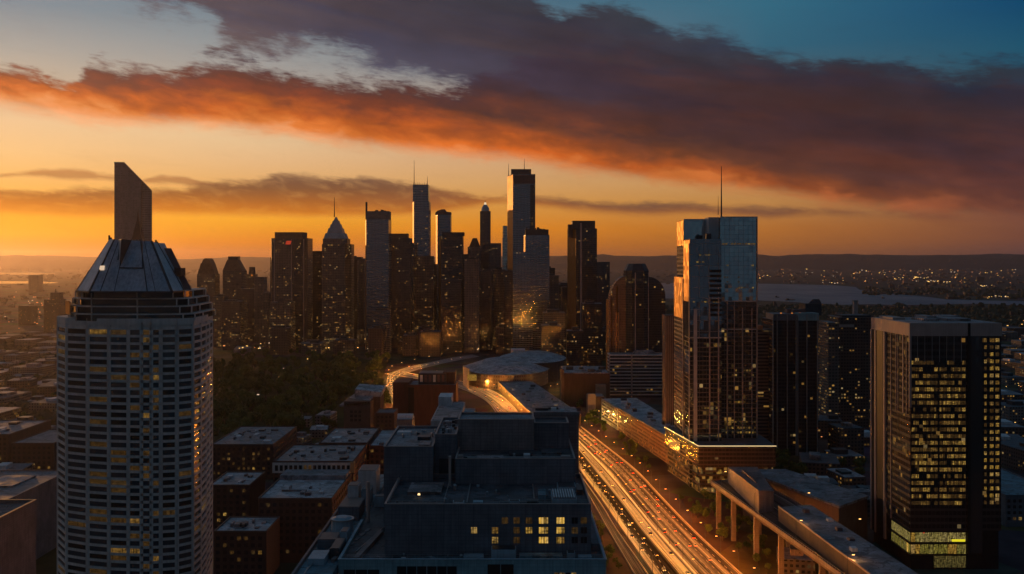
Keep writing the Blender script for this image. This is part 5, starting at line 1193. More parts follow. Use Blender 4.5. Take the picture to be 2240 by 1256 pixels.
mb = MB(); mb.prism2([(155.5, 634), (166.5, 640), (176, 722), (155, 722)], ZD + .06, [(155.5, 634), (166.5, 640), (176, 722), (155, 722)], [ZD + 14.5, ZD + 13, ZD + 11.5, ZD + 11.5], 0, 1); mb.build('body', [M['mauve_wall'], M['roof_brown']], T)
mb = MB(); mb.box(160, 161, 660, 700, ZD + 13.2, ZD + 14.2); mb.build('roof_vent', M['metal_red'], T)
T = thing('long_shed', 'long grey roofed shed on the near part of the viaduct', 'shed', (178, 560, ZD))
lp = [(172.5, 470), (196, 478), (184.5, 622), (163.2, 616)]
mb = MB(); mb.prism(lp, ZD + .06, ZD + 8.5, 0, 0); mb.build('wall', M['brown_wall'], T); mb = MB(); mb.prism(inset(lp, 1.0), ZD + 8.4, ZD + 8.8); mb.build('roof', M['roof_grey'], T)
a_, b_ = lp[0], lp[3]; mb = MB(); mb.obox(a_, b_, .5, ZD + 8.5, ZD + 9.5); mb.build('parapet', M['pier_pink'], T)
for i in range(5): mb = MB(); x_, y_ = 174 + random.random() * 10, 520 + i * 20; mb.box(x_, x_ + 3, y_, y_ + 4, ZD + 8.7, ZD + 9.8 + random.random()); mb.build('roof_unit', random.choice([M['roof_dark'], M['metal_red'], M['unit_pale']]), T)
T = thing('slab_roof_hall', 'low hall with a wide blue grey slab roof beside the viaduct', 'building', (215, 720, 0))
hp = [(208, 640), (236, 668), (205, 752), (172.5, 752)]
mb = MB(); take(176, 236, 642, 752); mb.prism(hp, 0, 33); mb.build('wall', M['brown_wall'], T); mb = MB(); mb.prism(inset(hp, -1), 33, 34.6, 0, None, True); mb.build('roof', M['roof_grey'], T)

# ================================================================== the stepped office block in front
T = thing('stepped_office_block', 'large slate blue stepped office block with roof decks and a few amber windows', 'building', (-12, 340, 0))
def wallbox(x0, x1, y0, y1, z0, z1, wall, roof, par=1.0, name='tier', pw=0.5, wall_name='wall'):
    """walls with a parapet that stands round a sunken roof deck"""
    mb = MB(); mb.box(x0, x1, y0, y0 + pw, z0, z1); mb.box(x0, x1, y1 - pw, y1, z0, z1); mb.box(x0, x0 + pw, y0 + pw, y1 - pw, z0, z1); mb.box(x1 - pw, x1, y0 + pw, y1 - pw, z0, z1)
    mb.build(wall_name, M[wall], T)
    mb = MB(); mb.box(x0 + pw, x1 - pw, y0 + pw, y1 - pw, z1 - par - 1.5, z1 - par); mb.build('roof', M[roof], T)
    cp = MB(); e_ = .12
    for a in ((x0 - e_, x1 + e_, y0 - e_, y0 + pw), (x0 - e_, x1 + e_, y1 - pw, y1 + e_), (x0 - e_, x0 + pw, y0 + pw, y1 - pw), (x1 - pw, x1 + e_, y0 + pw, y1 - pw)): cp.box(*a, z1 + .003, z1 + .22, 0, None, True)
    cp.build('coping', M['pier_pink' if wall != 'teal_wall' else 'unit_pale'], T)
def unit(x0, x1, y0, y1, z0, z1, m_, name='roof_unit', top=None):
    mb = MB(); mb.box(x0, x1, y0, y1, z0, z1)
    if top: mb.box(x0 + .25, x1 - .25, y0 + .25, y1 - .25, z1, z1 + .18, 1)
    mb.build(name, [M[m_], M[top or 'metal_dark']], T)
ZA = 101.0
# lowest tier: front wall with bays, deck behind
mb = MB(); mb.box(-51.8, 28.1, 300, 300.6, 60, ZA); mb.box(27.5, 28.1, 300.6, 420, 60, ZA); mb.box(-51.8, -51.2, 300.6, 346, ZA - 4, ZA); mb.build('wall', M['teal_wall'], T)
mb = MB(); mb.box(-51.2, 27.5, 300.6, 420, ZA - 2.4, ZA - 0.9); mb.build('roof', M['roof_dark'], T)
mb = MB(); mb.box(-52, 28.3, 299.8, 300.7, ZA + .003, ZA + .28, 0, None, True); mb.box(27.5, 28.3, 300.7, 420, ZA + .003, ZA + .28, 0, None, True); mb.box(-52, -51.1, 300.7, 346, ZA + .003, ZA + .28, 0, None, True); mb.build('coping', M['unit_blue'], T)
qs = []
for a, b, z0, z1, m_ in ((-50.3, -39.5, 88, 98.2, 'glass_dark'), (-34.4, -16.4, 90, 99.2, 'glass_dark'), (-7.4, 0.6, 88, 99.8, 'glass_room')):
    n = max(1, int((b - a) / 3.0)); s_ = (b - a) / n
    for i in range(n):
        for zz in (z0, (z0 + z1) / 2 + .1): qs.append(((a + i * s_ + .12, 300), (a + (i + 1) * s_ - .12, 300), zz, zz + (z1 - z0) / 2 - .25, m_))
for i in range(4): qs.append(((12.6 + i * 1.7, 300), (14.0 + i * 1.7, 300), 95.4, 97.2, ('win_dim', 'win_warm', 'glass_dark', 'win_bright')[i]))
# second tier
wallbox(-39, 24.2, 308, 352, ZA - 1, 115.6, 'slate_wall', 'roof_dark', 1.2)
for r, z_ in enumerate((111.6, 108.6, 105.6)):
    for i, x_ in enumerate((-12.6, -9.4, -6.2, -3.2, 0.4, 4.2, 8.2, 9.9, 13.6, 14.9, 18.2, 21.0)):
        lit = {(0, 3): 'win_dim', (1, 0): 'win_bright', (2, 2): 'win_bright', (1, 2): 'win_warm', (0, 5): 'win_dim', (1, 4): 'win_dim', (2, 4): 'win_dim', (0, 4): 'win_dim', (1, 5): 'win_bright', (0, 6): 'win_hot', (1, 6): 'win_hot', (2, 6): 'win_hot', (0, 7): 'win_bright', (1, 7): 'win_bright', (2, 7): 'win_hot', (0, 8): 'win_hot', (1, 8): 'win_hot', (2, 8): 'win_bright', (0, 9): 'win_hot', (1, 9): 'win_bright', (2, 9): 'win_warm', (0, 11): 'win_dim', (1, 10): 'win_dim'}.get((r, i), 'glass_room' if i % 2 else 'glass_dark')
        wd = 1.5 if i in (6, 7, 8, 9) else 2.0
        if i in (6, 8): wd = 1.55
        if i in (7, 9): wd = 1.2
        if lit.startswith('glass') and i not in (9, 10, 11): continue
        for h_ in (0, 1): qs.append(((x_ + h_ * wd / 2 + .05, 308), (x_ + (h_ + 1) * wd / 2 - .05, 308), z_ - 1.9, z_, lit))
panes(T, qs, th=.08)
# third tier with deck plant, fourth tier, slab
wallbox(-19.2, 21.5, 341, 384, 113, 123.0, 'slate_wall', 'roof_dark', 0.9)
wallbox(-19.4, 7.9, 362, 379, 121, 133.0, 'mauve_wall', 'roof_grey', 0.6)
wallbox(8.1, 20.6, 366, 379.4, 121, 131.2, 'slate_wall', 'roof_dark', 0.6)
wallbox(-44, -27.2, 345, 388, 100, 126.4, 'slate_wall', 'roof_mauve', 0.8)
wallbox(-27.0, -19.5, 352, 390, 100, 129.4, 'slate_wall', 'roof_grey', 0.8)
mb = MB(); mb.box(-25.5, -20.2, 351.6, 351.95, 101, 121); mb.build('dark_bay', M['metal_dark'], T)
# the low strip of roof on the left with its plant
mb = MB(); mb.box(-63.2, -52.1, 285, 430, 60, 99.0); mb.build('wall', M['slate_wall'], T)
mb = MB(); mb.box(-62.6, -52.2, 285.5, 428, 98.9, 99.25); mb.build('roof', M['roof_teal'], T)
mb = MB(); mb.box(-63.4, -62.7, 285, 430, 98.9, 100.4, 0, None, True); mb.build('parapet', M['mauve_wall'], T)
mb = MB(); mb.box(-51.9, -39.2, 346, 430, 60, 99.2); mb.build('wall', M['slate_wall'], T); mb = MB(); mb.box(-51.7, -44.2, 346.4, 428, 99.1, 99.5); mb.build('roof', M['roof_dark'], T)
# left deck plant
mb = MB(); mb.tube((-57, 338, 99.2), (-57, 338, 103.6), 3.6, 3.6, 20); mb.tube((-57, 338, 103.6), (-57, 338, 104.3), 3.6, 2.2, 20); mb.build('cooling_drum', M['unit_blue'], T)
mb = MB(); mb.tube((-57, 338, 103.3), (-57, 338, 103.75), 3.95, 3.95, 20); mb.build('drum_ring', M['steel'], T)
for x_, y_, w_, l_, h_, m_ in ((-61, 300, 5, 9, 2.0, 'unit_blue'), (-55.5, 306, 3, 12, 3.2, 'metal_dark'), (-61.5, 318, 6, 9, 2.6, 'slate_wall'), (-55.2, 322, 2.4, 6, 4.0, 'unit_blue'), (-61, 352, 7.5, 14, 4.6, 'slate_wall'), (-60.8, 372, 4, 7, 7.6, 'unit_pale'), (-56.2, 374, 3.5, 8, 5.6, 'unit_blue'), (-50.5, 368, 4.6, 4, 4.5, 'unit_blue'), (-60, 392, 7, 12, 9.0, 'unit_pale'), (-50, 392, 5, 9, 3.4, 'metal_dark')):
    unit(x_, x_ + w_, y_, y_ + l_, 99.3, 99.3 + h_, m_, top='metal_dark' if h_ > 2.5 else None)
mb = MB()
for i in range(7): mb.obox((-54.0 + i * .9, 303 + i * 5.2), (-53.4 + i * .9, 306.6 + i * 5.2), 1.2, 99.3, 100.3)
mb.build('duct', M['mauve_wall'], T)
mb = MB(); mb.obox((-46.8, 301.5), (-43.2, 332), 1.7, ZA - .9, ZA + .35); mb.build('duct', M['mauve_wall'], T)
mb = MB(); mb.tube((-49.6, 347, 100), (-49.6, 347, 114), .6, .6, 8); mb.build('vent_stack', M['pier_pink'], T)
# plant on the second tier's deck
for x_, y_, w_, l_, h_, m_ in ((12.5, 312, 7.6, 12, 2.0, 'unit_blue'), (8.4, 318, 2.4, 8, 1.8, 'roof_teal'), (-1.0, 309.6, 3.4, 3, 1.8, 'unit_blue'), (-12, 309.6, 3, 2.6, 1.5, 'unit_blue'), (4.6, 310, 3.6, 4, 1.5, 'metal_dark'), (21, 326, 2, 8, 1.6, 'metal_dark'), (15, 330, 6, 7, 1.6, 'unit_blue'), (-18.2, 309.4, 3.4, 2.5, 1.6, 'unit_pale')):
    unit(x_, x_ + w_, y_, y_ + l_, 114.4, 114.4 + h_, m_, top='metal_dark' if w_ > 3 else None)
mb = MB()
for i in range(9): mb.box(12.9 + i * .78, 13.3 + i * .78, 312.4, 323.6, 116.6, 116.9)
mb.build('plant_slat', M['unit_pale'], T)
rl = MB()                                                # rails round the left part of that deck
for a, b in (((-38, 309.2), (-21, 309.2)), ((-38, 309.2), (-38, 344)), ((-21, 309.2), (-21, 340))):
    for zz in (115.9, 116.5): rl.tube((*a, zz), (*b, zz), .06, .06, 4)
    n = 8
    for i in range(n + 1): p = (a[0] + (b[0] - a[0]) * i / n, a[1] + (b[1] - a[1]) * i / n); rl.tube((*p, 115.3), (*p, 116.5), .05, .05, 4)
rl.build('railing', M['steel'], T)
unit(-34, -23, 326, 340, 114.4, 115.3, 'roof_mauve', 'roof_hatch')
mb = MB(); mb.tube((-29.8, 322, 115.2), (-29.8, 322, 115.7), .45, .35, 8); mb.build('roof_lamp', M['lamp_white'], T)
mb = MB(); mb.box(-21.4, -20.6, 339, 340.8, 114.4, 124.2); mb.build('fin', M['pier_pink'], T)
for x_, y_, w_, l_, h_, m_ in ((-18.4, 343, 1.6, 2, 1.7, 'pier_pink'), (-12, 344, 9, 4, .8, 'roof_mauve'), (4, 345, 2.2, 3, 1.6, 'unit_pale'), (16.8, 344, 3.2, 3, 1.2, 'pier_pink'), (-1, 350, 8, 5, 1.0, 'metal_dark'), (10.5, 352, 7, 6, .9, 'roof_dark')):
    unit(x_, x_ + w_, y_, y_ + l_, 122.1, 122.1 + h_, m_)
for x_, y_, w_, l_, h_, m_ in ((-42.5, 372, 5, 4, 1.2, 'unit_pale'), (-34, 362, 4.4, 5, 1.2, 'metal_dark'), (-32.6, 350, 4, 8, .6, 'roof_mauve')):
    unit(x_, x_ + w_, y_, y_ + l_, 125.6, 125.6 + h_, m_)
for i in range(16):
    x_ = -26 + random.random() * 5; y_ = 356 + random.random() * 28; s_ = random.uniform(.6, 1.8); unit(x_, x_ + s_, y_, y_ + s_, 128.6, 128.6 + s_ * .9, random.choice(['unit_pale', 'metal_dark', 'roof_mauve']))
# rails along the deck edges, pipe runs, ladders and small vents
for a, b, z_ in (((-51.4, 301.0), (27, 301.0), ZA + .25), ((-18.6, 341.7), (21, 341.7), 123.2), ((-43.5, 345.7), (-27.6, 345.7), 126.6), ((-19, 362.6), (7.4, 362.6), 133.2), ((-8, 308.7), (23.6, 308.7), 115.8)):
    r_ = MB(); n = max(4, int(abs(b[0] - a[0]) / 2.2))
    for zz in (.55, 1.05): r_.tube((*a, z_ + zz), (*b, z_ + zz), .045, .045, 4)
    for i in range(n + 1): p = (a[0] + (b[0] - a[0]) * i / n, a[1]); r_.tube((*p, z_), (*p, z_ + 1.05), .04, .04, 4)
    r_.build('railing', M['steel'], T)
for pts in (((-14, 312, 115.2), (-14, 338, 115.2)), ((-4, 314, 115.0), (7, 314, 115.0), (7, 338, 115.0)), ((-48, 310, 100.6), (-42, 344, 100.6)), ((-16, 346, 122.6), (18, 346, 122.6)), ((-60, 290, 99.8), (-60, 296, 99.8), (-55, 330, 99.8))):
    p_ = MB()
    for a, b in zip(pts, pts[1:]): p_.tube(a, b, .22, .22, 7)
    p_.build('pipe', M['steel'], T)
vr = random.Random(31)
for i in range(46):
    x_, y_, z_ = vr.choice(((vr.uniform(-37, 22), vr.uniform(312, 338), 114.4), (vr.uniform(-18, 20), vr.uniform(344, 358), 122.1), (vr.uniform(-50, 26), vr.uniform(301.5, 306.5), 100.1), (vr.uniform(-62, -53), vr.uniform(290, 400), 99.2), (vr.uniform(-43, -28), vr.uniform(348, 385), 125.6)))
    s_ = vr.uniform(.35, .9)
    if vr.random() < .5: m_ = MB(); m_.tube((x_, y_, z_), (x_, y_, z_ + s_ * 1.6), s_ * .5, s_ * .5, 8); m_.tube((x_, y_, z_ + s_ * 1.6), (x_, y_, z_ + s_ * 2), s_ * .7, s_ * .3, 8); m_.build('vent', M['steel'], T)
    else: unit(x_, x_ + s_ * 1.6, y_, y_ + s_ * 1.3, z_, z_ + s_, vr.choice(['unit_pale', 'unit_blue', 'roof_mauve', 'metal_dark']))
# plant on the lowest deck at the right
for x_, y_, w_, l_, h_, m_ in ((-14.6, 301.4, 6, 4, 1.2, 'unit_blue'), (-6.2, 301.6, 7.4, 4.4, 3.4, 'unit_blue'), (2.2, 302, 13, 3.6, 1.4, 'roof_teal'), (16.6, 302.2, 2.4, 3, 2.2, 'unit_blue'), (20, 302.4, 4, 3, 1.0, 'unit_blue'), (-30, 302.5, 16, 2.4, .5, 'roof_teal'), (-36, 303, 3, 2, .9, 'metal_dark')):
    unit(x_, x_ + w_, y_, y_ + l_, ZA - .9, ZA - .9 + h_, m_, top='metal_dark' if h_ > 2 else None)
unit(24.8, 27, 312, 352, ZA - .9, ZA + 1.4, 'slate_wall')
take(-66, 30, 284, 432)
# heap of pale blocks behind it
T = thing('pale_roof_block', 'small pale roofed block with a green plant room behind the stepped offices', 'building', (-24, 440, 0))
unit(-33, -21.5, 408, 462, 70, 125.4, 'pale_panel', 'wall'); unit(-32.4, -22.1, 409, 461, 125.3, 125.7, 'roof_mauve', 'roof'); unit(-32.8, -27, 448, 462, 125.5, 129.6, 'unit_pale', 'roof_house')
unit(-21.2, -15.5, 414, 440, 70, 123.4, 'unit_blue', 'wall'); unit(-20.6, -16, 428, 439, 123.3, 126, 'roof_teal', 'plant_room'); unit(-15.3, -10.5, 420, 446, 70, 121.5, 'slate_wall', 'wall')
mb = MB(); mb.prism2([(-15, 421), (-10.8, 421), (-10.8, 444), (-15, 444)], 121.5, [(-14, 430), (-11.6, 430), (-11.6, 436), (-14, 436)], 123.6); mb.build('hipped_roof', M['metal_roof'], T)
mb = MB(); mb.obox((-9.6, 416), (-11.4, 440), .6, 119, 123.0); mb.build('sloping_fin', M['pier_pink'], T)
take(-34, -3, 406, 464)

# ================================================================== brick blocks on the left of it
def flat_block(name, label, x0, x1, y0, y1, z, wall, roof, lit=0, rows=((0.25, 0.5),), cat='building', par=.9, side=False):
    T = thing(name, label, cat, ((x0 + x1) / 2, (y0 + y1) / 2, 0)); mb = MB(); mb.box(x0, x1, y0, y1, 0, z); mb.build('wall', M[wall], T)
    mb = MB(); mb.box(x0 + .6, x1 - .6, y0 + .6, y1 - .6, z - .1, z + .12); mb.build('roof', M[roof], T)
    mb = MB(); mb.box(x0 - .15, x1 + .15, y0 - .15, y0 + .5, z, z + par); mb.box(x0 - .15, x1 + .15, y1 - .5, y1 + .15, z, z + par); mb.box(x0 - .15, x0 + .5, y0 + .5, y1 - .5, z, z + par); mb.box(x1 - .5, x1 + .15, y0 + .5, y1 - .5, z, z + par); mb.build('parapet', M[wall if wall != 'dark_brick' else 'brown_wall'], T)
    if lit:
        qs = []; n = max(3, int((x1 - x0) / 4.2))
        for r in range(int(z / 4.2) - 1):
            for i in range(n):
                xa = x0 + 1.2 + i * (x1 - x0 - 2) / n
                qs.append(((xa, y0), (xa + 2.2, y0), z - 4.6 - r * 4.2, z - 2.4 - r * 4.2, pick(('glass_dark', 10), ('glass_room', 4), ('win_dim', 1.2 * lit), ('win_warm', .35 * lit), ('win_bright', .12 * lit))))
        if side:
            m_ = max(3, int((y1 - y0) / 6))
            for r in range(int(z / 4.2) - 1):
                for i in range(m_):
                    ya = y0 + 1.2 + i * (y1 - y0 - 2) / m_
                    qs.append(((x1, ya), (x1, ya + 2.4), z - 4.6 - r * 4.2, z - 2.4 - r * 4.2, pick(('glass_dark', 10), ('glass_room', 5), ('win_dim', .8 * lit), ('win_warm', .3 * lit))))
        panes(T, qs, most=60)
    take(x0, x1, y0, y1); return T
def clutter(T, x0, x1, y0, y1, z, n, seed, big=5):
    rr = random.Random(seed)
    n = int(n * 1.8)
    for i in range(n):
        w_, l_, h_ = rr.uniform(.7, big), rr.uniform(1, big * 1.6), rr.uniform(.5, 2.2); x_ = rr.uniform(x0 + 1, x1 - w_ - 1); y_ = rr.uniform(y0 + 1, y1 - l_ - 1)
        mb = MB(); mb.box(x_, x_ + w_, y_, y_ + l_, z + .1, z + .1 + h_); mb.build('roof_unit', M[rr.choice(['roof_dark', 'unit_pale', 'metal_dark', 'roof_mauve', 'metal_red'])], T)
    for i in range(n // 2):
        x_, y_ = rr.uniform(x0 + 2, x1 - 2), rr.uniform(y0 + 2, y1 - 2)
        mb = MB(); mb.tube((x_, y_, z), (x_, y_, z + rr.uniform(.8, 2)), .3, .3, 7); mb.build('vent', M['steel'], T)
T = flat_block('brick_block', 'dark brick block with a clean pale roof nearest the stepped offices', -160, -113.5, 634, 711, 40, 'dark_brick', 'roof_pale', .5, side=True); clutter(T, -158, -116, 640, 680, 40, 3, 3, 4)
mb = MB(); mb.box(-150, -134, 655, 657.2, 40.1, 41.0); mb.build('roof_curb', M['roof_dark'], T); mb = MB(); mb.box(-159.2, -114.2, 690, 710, 40.1, 43.2); mb.build('roof_house', M['roof_grey'], T)
T = flat_block('patched_roof_block', 'brick block with a patched mauve roof and white window band', -170, -113, 716, 782, 47, 'brick', 'roof_mauve', 1.0, side=True); clutter(T, -166, -116, 722, 776, 47, 9, 4, 6)
mb = MB(); mb.box(-170.4, -113.8, 715.2, 715.95, 39.5, 46.8); mb.build('window_band', M['white_stone'], T)
qs = []
for i in range(16): qs.append(((-168.6 + i * 3.4, 715.2), (-166.4 + i * 3.4, 715.2), 41, 45, pick(('glass_dark', 6), ('glass_room', 3), ('win_dim', 1))))
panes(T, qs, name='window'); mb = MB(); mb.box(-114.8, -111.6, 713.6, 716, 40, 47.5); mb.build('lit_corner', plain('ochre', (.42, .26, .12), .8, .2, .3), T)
T = flat_block('long_brick_block', 'brick block with weathered mauve roof behind the patched one', -151, -113, 786, 858, 47.5, 'brick', 'roof_mauve', .8, side=True); clutter(T, -148, -116, 790, 850, 47.5, 6, 5, 6)
T = flat_block('narrow_brick_block', 'narrow brick block with shiny pale roof left of the slate tiers', -111.5, -86, 785, 860, 45.5, 'brick', 'roof_pale', .8); clutter(T, -110, -88, 790, 850, 45.5, 3, 6, 4)
T = flat_block('flat_brick_block', 'wide brick block with blue grey roof against the ribbed tower', -262, -208, 876, 972, 30, 'dark_brick', 'roof_grey', 2.4, side=True); clutter(T, -256, -212, 885, 965, 30, 9, 7, 7)
T = flat_block('small_lit_block', 'small brick block with glowing windows and pale roof behind the ribbed tower', -216, -187, 717, 762, 30, 'dark_brick', 'roof_pale', 3.2); clutter(T, -212, -190, 722, 756, 30, 4, 8, 4)
T = flat_block('corner_lit_block', 'brick block with pale roof and yellow windows at the foot of ribbed tower', -176, -145, 594, 628, 30, 'dark_brick', 'roof_pale', 3.0); clutter(T, -172, -148, 600, 622, 30, 4, 9, 4)
T = flat_block('red_brick_tower', 'tall plain dark red brick block standing beside the bending road', -118, -64, 1150, 1196, 48, 'brick', 'roof_grey', 0, cat='building')
mb = MB(); mb.box(-137, -118.2, 1156, 1200, 0, 51); mb.build('side_wing', M['brick'], T); mb = MB(); mb.box(-108, -76, 1160, 1188, 48, 61); mb.build('roof_house', M['metal_dark'], T); mb = MB(); mb.box(-80, -66, 1162, 1192, 48, 62); mb.build('roof_house', M['dark_brick'], T)
for i in range(6): mb = MB(); x_ = -106 + i * 5; mb.box(x_, x_ + 3, 1159.5, 1159.95, 51, 59); mb.build('louvre', M['unit_pale'] if i % 3 == 0 else M['metal_red'], T)
mb = MB(); mb.box(-118.5, -112, 1149.4, 1149.95, 0, 46); mb.build('dark_bay', M['dark_panel'], T); take(-140, -60, 1148, 1202)
T = thing('gabled_pavilion', 'grey building with tilted pale roofs at the edge of the park', 'building', (-155, 1075, 0))
d = 1060; mb = MB(); mb.box(X(752, d), X(810, d), d, d + 40, 0, Z(878, d)); mb.build('wall', M['brown_wall'], T)
mb = MB(); mb.prism2([PX(742, d), PX(806, d), (X(812, d), d + 45), (X(760, d), d + 45)], [Z(890, d), Z(884, d), Z(880, d), Z(884, d)], [PX(742, d), PX(806, d), (X(812, d), d + 45), (X(760, d), d + 45)], [Z(886, d), Z(880, d), Z(866, d), Z(874, d)], 0, None, True); mb.build('roof', M['roof_mauve'], T)
d = 1085; mb = MB(); mb.box(X(784, d), X(832, d), d, d + 30, 0, Z(868, d)); mb.build('wall', M['brown_wall'], T)
mb = MB(); mb.prism2([PX(776, d), PX(834, d), (X(834, d), d + 34), (X(776, d), d + 34)], [Z(870, d), Z(868, d), Z(862, d), Z(862, d)], [PX(776, d), PX(834, d), (X(834, d), d + 34), (X(776, d), d + 34)], [Z(852, d), Z(858, d), Z(852, d), Z(848, d)], 0, None, True); mb.build('roof', M['roof_pale'], T)
qs = [((X(766 + i * 9, 1060), 1060), (X(772 + i * 9, 1060), 1060), Z(922 - r * 9, 1060), Z(916 - r * 9, 1060), pick(('glass_dark', 3), ('glass_room', 2))) for i in range(3) for r in range(3)]
panes(T, qs); take(-185, -130, 1055, 1125)
T = flat_block('dark_cube_block', 'small dark cube building between pavilion and red brick block', X(822, 1000), X(862, 1000), 1000, 1030, Z(905, 1000), 'dark_brick', 'roof_dark', .6)
T = flat_block('silver_roof_block', 'low block with a rounded silver roof in front of the red brick one', X(868, 930), X(902, 930), 930, 952, Z(920, 930), 'slate_wall', 'roof_grey', 0)
mb = MB(); mb.tube((X(868, 932), 940, Z(920, 930)), (X(902, 932), 940, Z(920, 930)), 5, 5, 14); mb.build('vault', M['unit_pale'], T)
# bottom left corner
M['lit_rim_paint'] = plain('lit_rim_paint', (0.50, 0.25, 0.11), 0.5, 0.15, 0.3)  # orange light on the roof rim, painted into the coping colour
T = flat_block('rimmed_roof_block', 'near dark block at the corner with roof rim painted as if lit orange', -330, -256, 498, 541, 60, 'mauve_wall', 'roof_dark', 0, par=1.6); clutter(T, -322, -262, 503, 536, 60, 9, 12, 4)
mb = MB(); mb.box(-330.2, -255.8, 540.4, 541.3, 61.6, 62.0); mb.box(-257, -255.8, 498, 540.4, 61.6, 62.0); mb.build('coping', M['lit_rim_paint'], T)
T = flat_block('skylight_block', 'low pale block with a sunken skylight beyond the roof whose lit rim is painted on', -350, -303, 600, 690, 46, 'mauve_wall', 'roof_grey', 0); mb = MB(); mb.box(-338, -318, 640, 672, 46.1, 47.2); mb.build('skylight', M['roof_teal'], T)
T = flat_block('tiered_dark_block', 'tall dark block with stepped pale roofs left of ribbed tower', -505, -440, 880, 960, 38, 'dark_brick', 'roof_mauve', 1.0); clutter(T, -500, -445, 885, 950, 38, 6, 13, 8)
T = flat_block('dark_brown_block', 'dark brown block touching the left side of the ribbed tower', -428, -392, 860, 930, 34, 'dark_brick', 'roof_grey', 1.0)
def low_field(n, px0, px1, d0, d1, h0, h1, w0, w1, label, group, seed, mats=('low', 'low_pale')):
    rr = random.Random(seed); made = tries = 0
    while made < n and tries < n * 80:
        tries += 1
        y = math.exp(rr.uniform(math.log(d0), math.log(d1))); px = rr.uniform(px0, px1); x_ = X(px, y); w_, l_ = rr.uniform(w0, w1), rr.uniform(w0, w1) * 1.2; h_ = rr.uniform(h0, h1)
        if not free(x_ - w_ / 2, x_ + w_ / 2, y, y + l_, 4): continue
        take(x_ - w_ / 2, x_ + w_ / 2, y, y + l_); made += 1
        T = thing('low_building', label, 'building', (x_, y + l_ / 2, 0), group); rot = rr.uniform(-.25, .25) if w0 < 30 else 0
        mb = MB(); mb.box(x_ - w_ / 2, x_ + w_ / 2, y, y + l_, 0, h_); mb.build('wall', FC[rr.choice(mats)], T)
        mb = MB(); mb.box(x_ - w_ / 2 + .6, x_ + w_ / 2 - .6, y + .6, y + l_ - .6, h_ - .1, h_ + .3); mb.build('roof', M[rr.choice(['roof_pale', 'roof_mauve', 'roof_grey', 'roof_dark', 'roof_dark', 'roof_dark'])], T)
        if y < 1900:
            a_ = w_ * rr.uniform(.12, .25); ox = rr.uniform(-.2, .2) * w_; mb = MB(); mb.box(x_ + ox - a_, x_ + ox + a_, y + l_ * .3, y + l_ * .65, h_ + .2, h_ + rr.uniform(2, 5)); mb.build('roof_house', M[rr.choice(['metal_dark', 'unit_pale', 'roof_mauve'])], T)
        T.rotation_euler = (0, 0, rot)
low_field(40, -60, 126, 760, 2500, 8, 22, 22, 60, 'low flat roofed building in the dim district left of the ribbed tower', 'low buildings left of the ribbed tower', 21)
low_field(22, 1480, 1660, 1000, 2300, 10, 40, 22, 44, 'dark low building behind the mirror glass tower and banded block', 'low buildings behind the mirror tower', 22, ('low',))
low_field(30, 1650, 1905, 860, 2600, 8, 34, 22, 46, 'dark low building with amber windows between the right hand towers', 'low buildings between the right towers', 23, ('low', 'low'))
low_field(26, 2175, 2290, 640, 2600, 8, 20, 24, 50, 'flat roofed building on the right of the lit office tower', 'low buildings right of the lit office tower', 24)
low_field(14, 1690, 1905, 600, 860, 8, 16, 18, 34, 'low roofed building on the ground between viaduct and lit office tower', 'low buildings beside the viaduct', 25)
low_field(12, 640, 900, 880, 1160, 8, 18, 16, 30, 'low building half hidden among trees by the park edge', 'low buildings at the park edge', 26)
T = flat_block('teal_roof_hall', 'hall with a broad teal roof right of the lit office tower', X(2200, 720), X(2330, 720), 720, 830, 22, 'slate_wall', 'roof_teal', .5)
# grand stand like curved roof by the park, lit yard beyond it
T = thing('curved_grandstand', 'low curved mauve stand at the far edge of the park', 'building', (X(505, 2000), 2000, 0))
mb = MB()
for i in range(14):
    a0, a1 = R(-70 + i * 8), R(-70 + (i + 1) * 8); c = (X(480, 2060), 2060)
    f_ = lambda a, r: (c[0] + r * 1.15 * math.sin(-a + R(90)), c[1] - r * 1.0 * math.cos(-a + R(90)) * -1 * -1)
    mb.prism2([f_(a0, 44), f_(a1, 44), f_(a1, 56), f_(a0, 56)], 0, [f_(a0, 44), f_(a1, 44), f_(a1, 56), f_(a0, 56)], [6, 6, 13, 13], 0)
mb.build('stand', M['mauve_wall'], T)

# ================================================================== trees
lw = MB(); lw.face([(*G(a, b), .05) for a, b in ((455, 784), (700, 780), (850, 790), (835, 830), (850, 880), (760, 930), (640, 985), (455, 985))]); kind(lw.build('lawn', plain('lawn_grass', (0.030, 0.040, 0.012), .95, .5, .03, spec=.1)), 'structure')
def leaf_mat(name, a, b_):
    mt, k, b = new_mat(name)
    r = k.new('ShaderNodeObjectInfo').outputs['Random']; n = k.noise(k.new('ShaderNodeTexCoord').outputs['Object'], 0.35, 3, .6)
    k.put(b.inputs['Base Color'], k.mix(k.rng(k.m('ADD', k.m('MULTIPLY', r, .6), n), .4, 1.1), (*a, 1), (*b_, 1))); b.inputs['Roughness'].default_value = .75; b.inputs['Specular IOR Level'].default_value = .2
    return mt
LEAF = leaf_mat('leaves', (0.022, 0.050, 0.013), (0.10, 0.145, 0.036)); BARK = plain('bark', (0.06, 0.045, 0.035), .9, .3, 1.0)
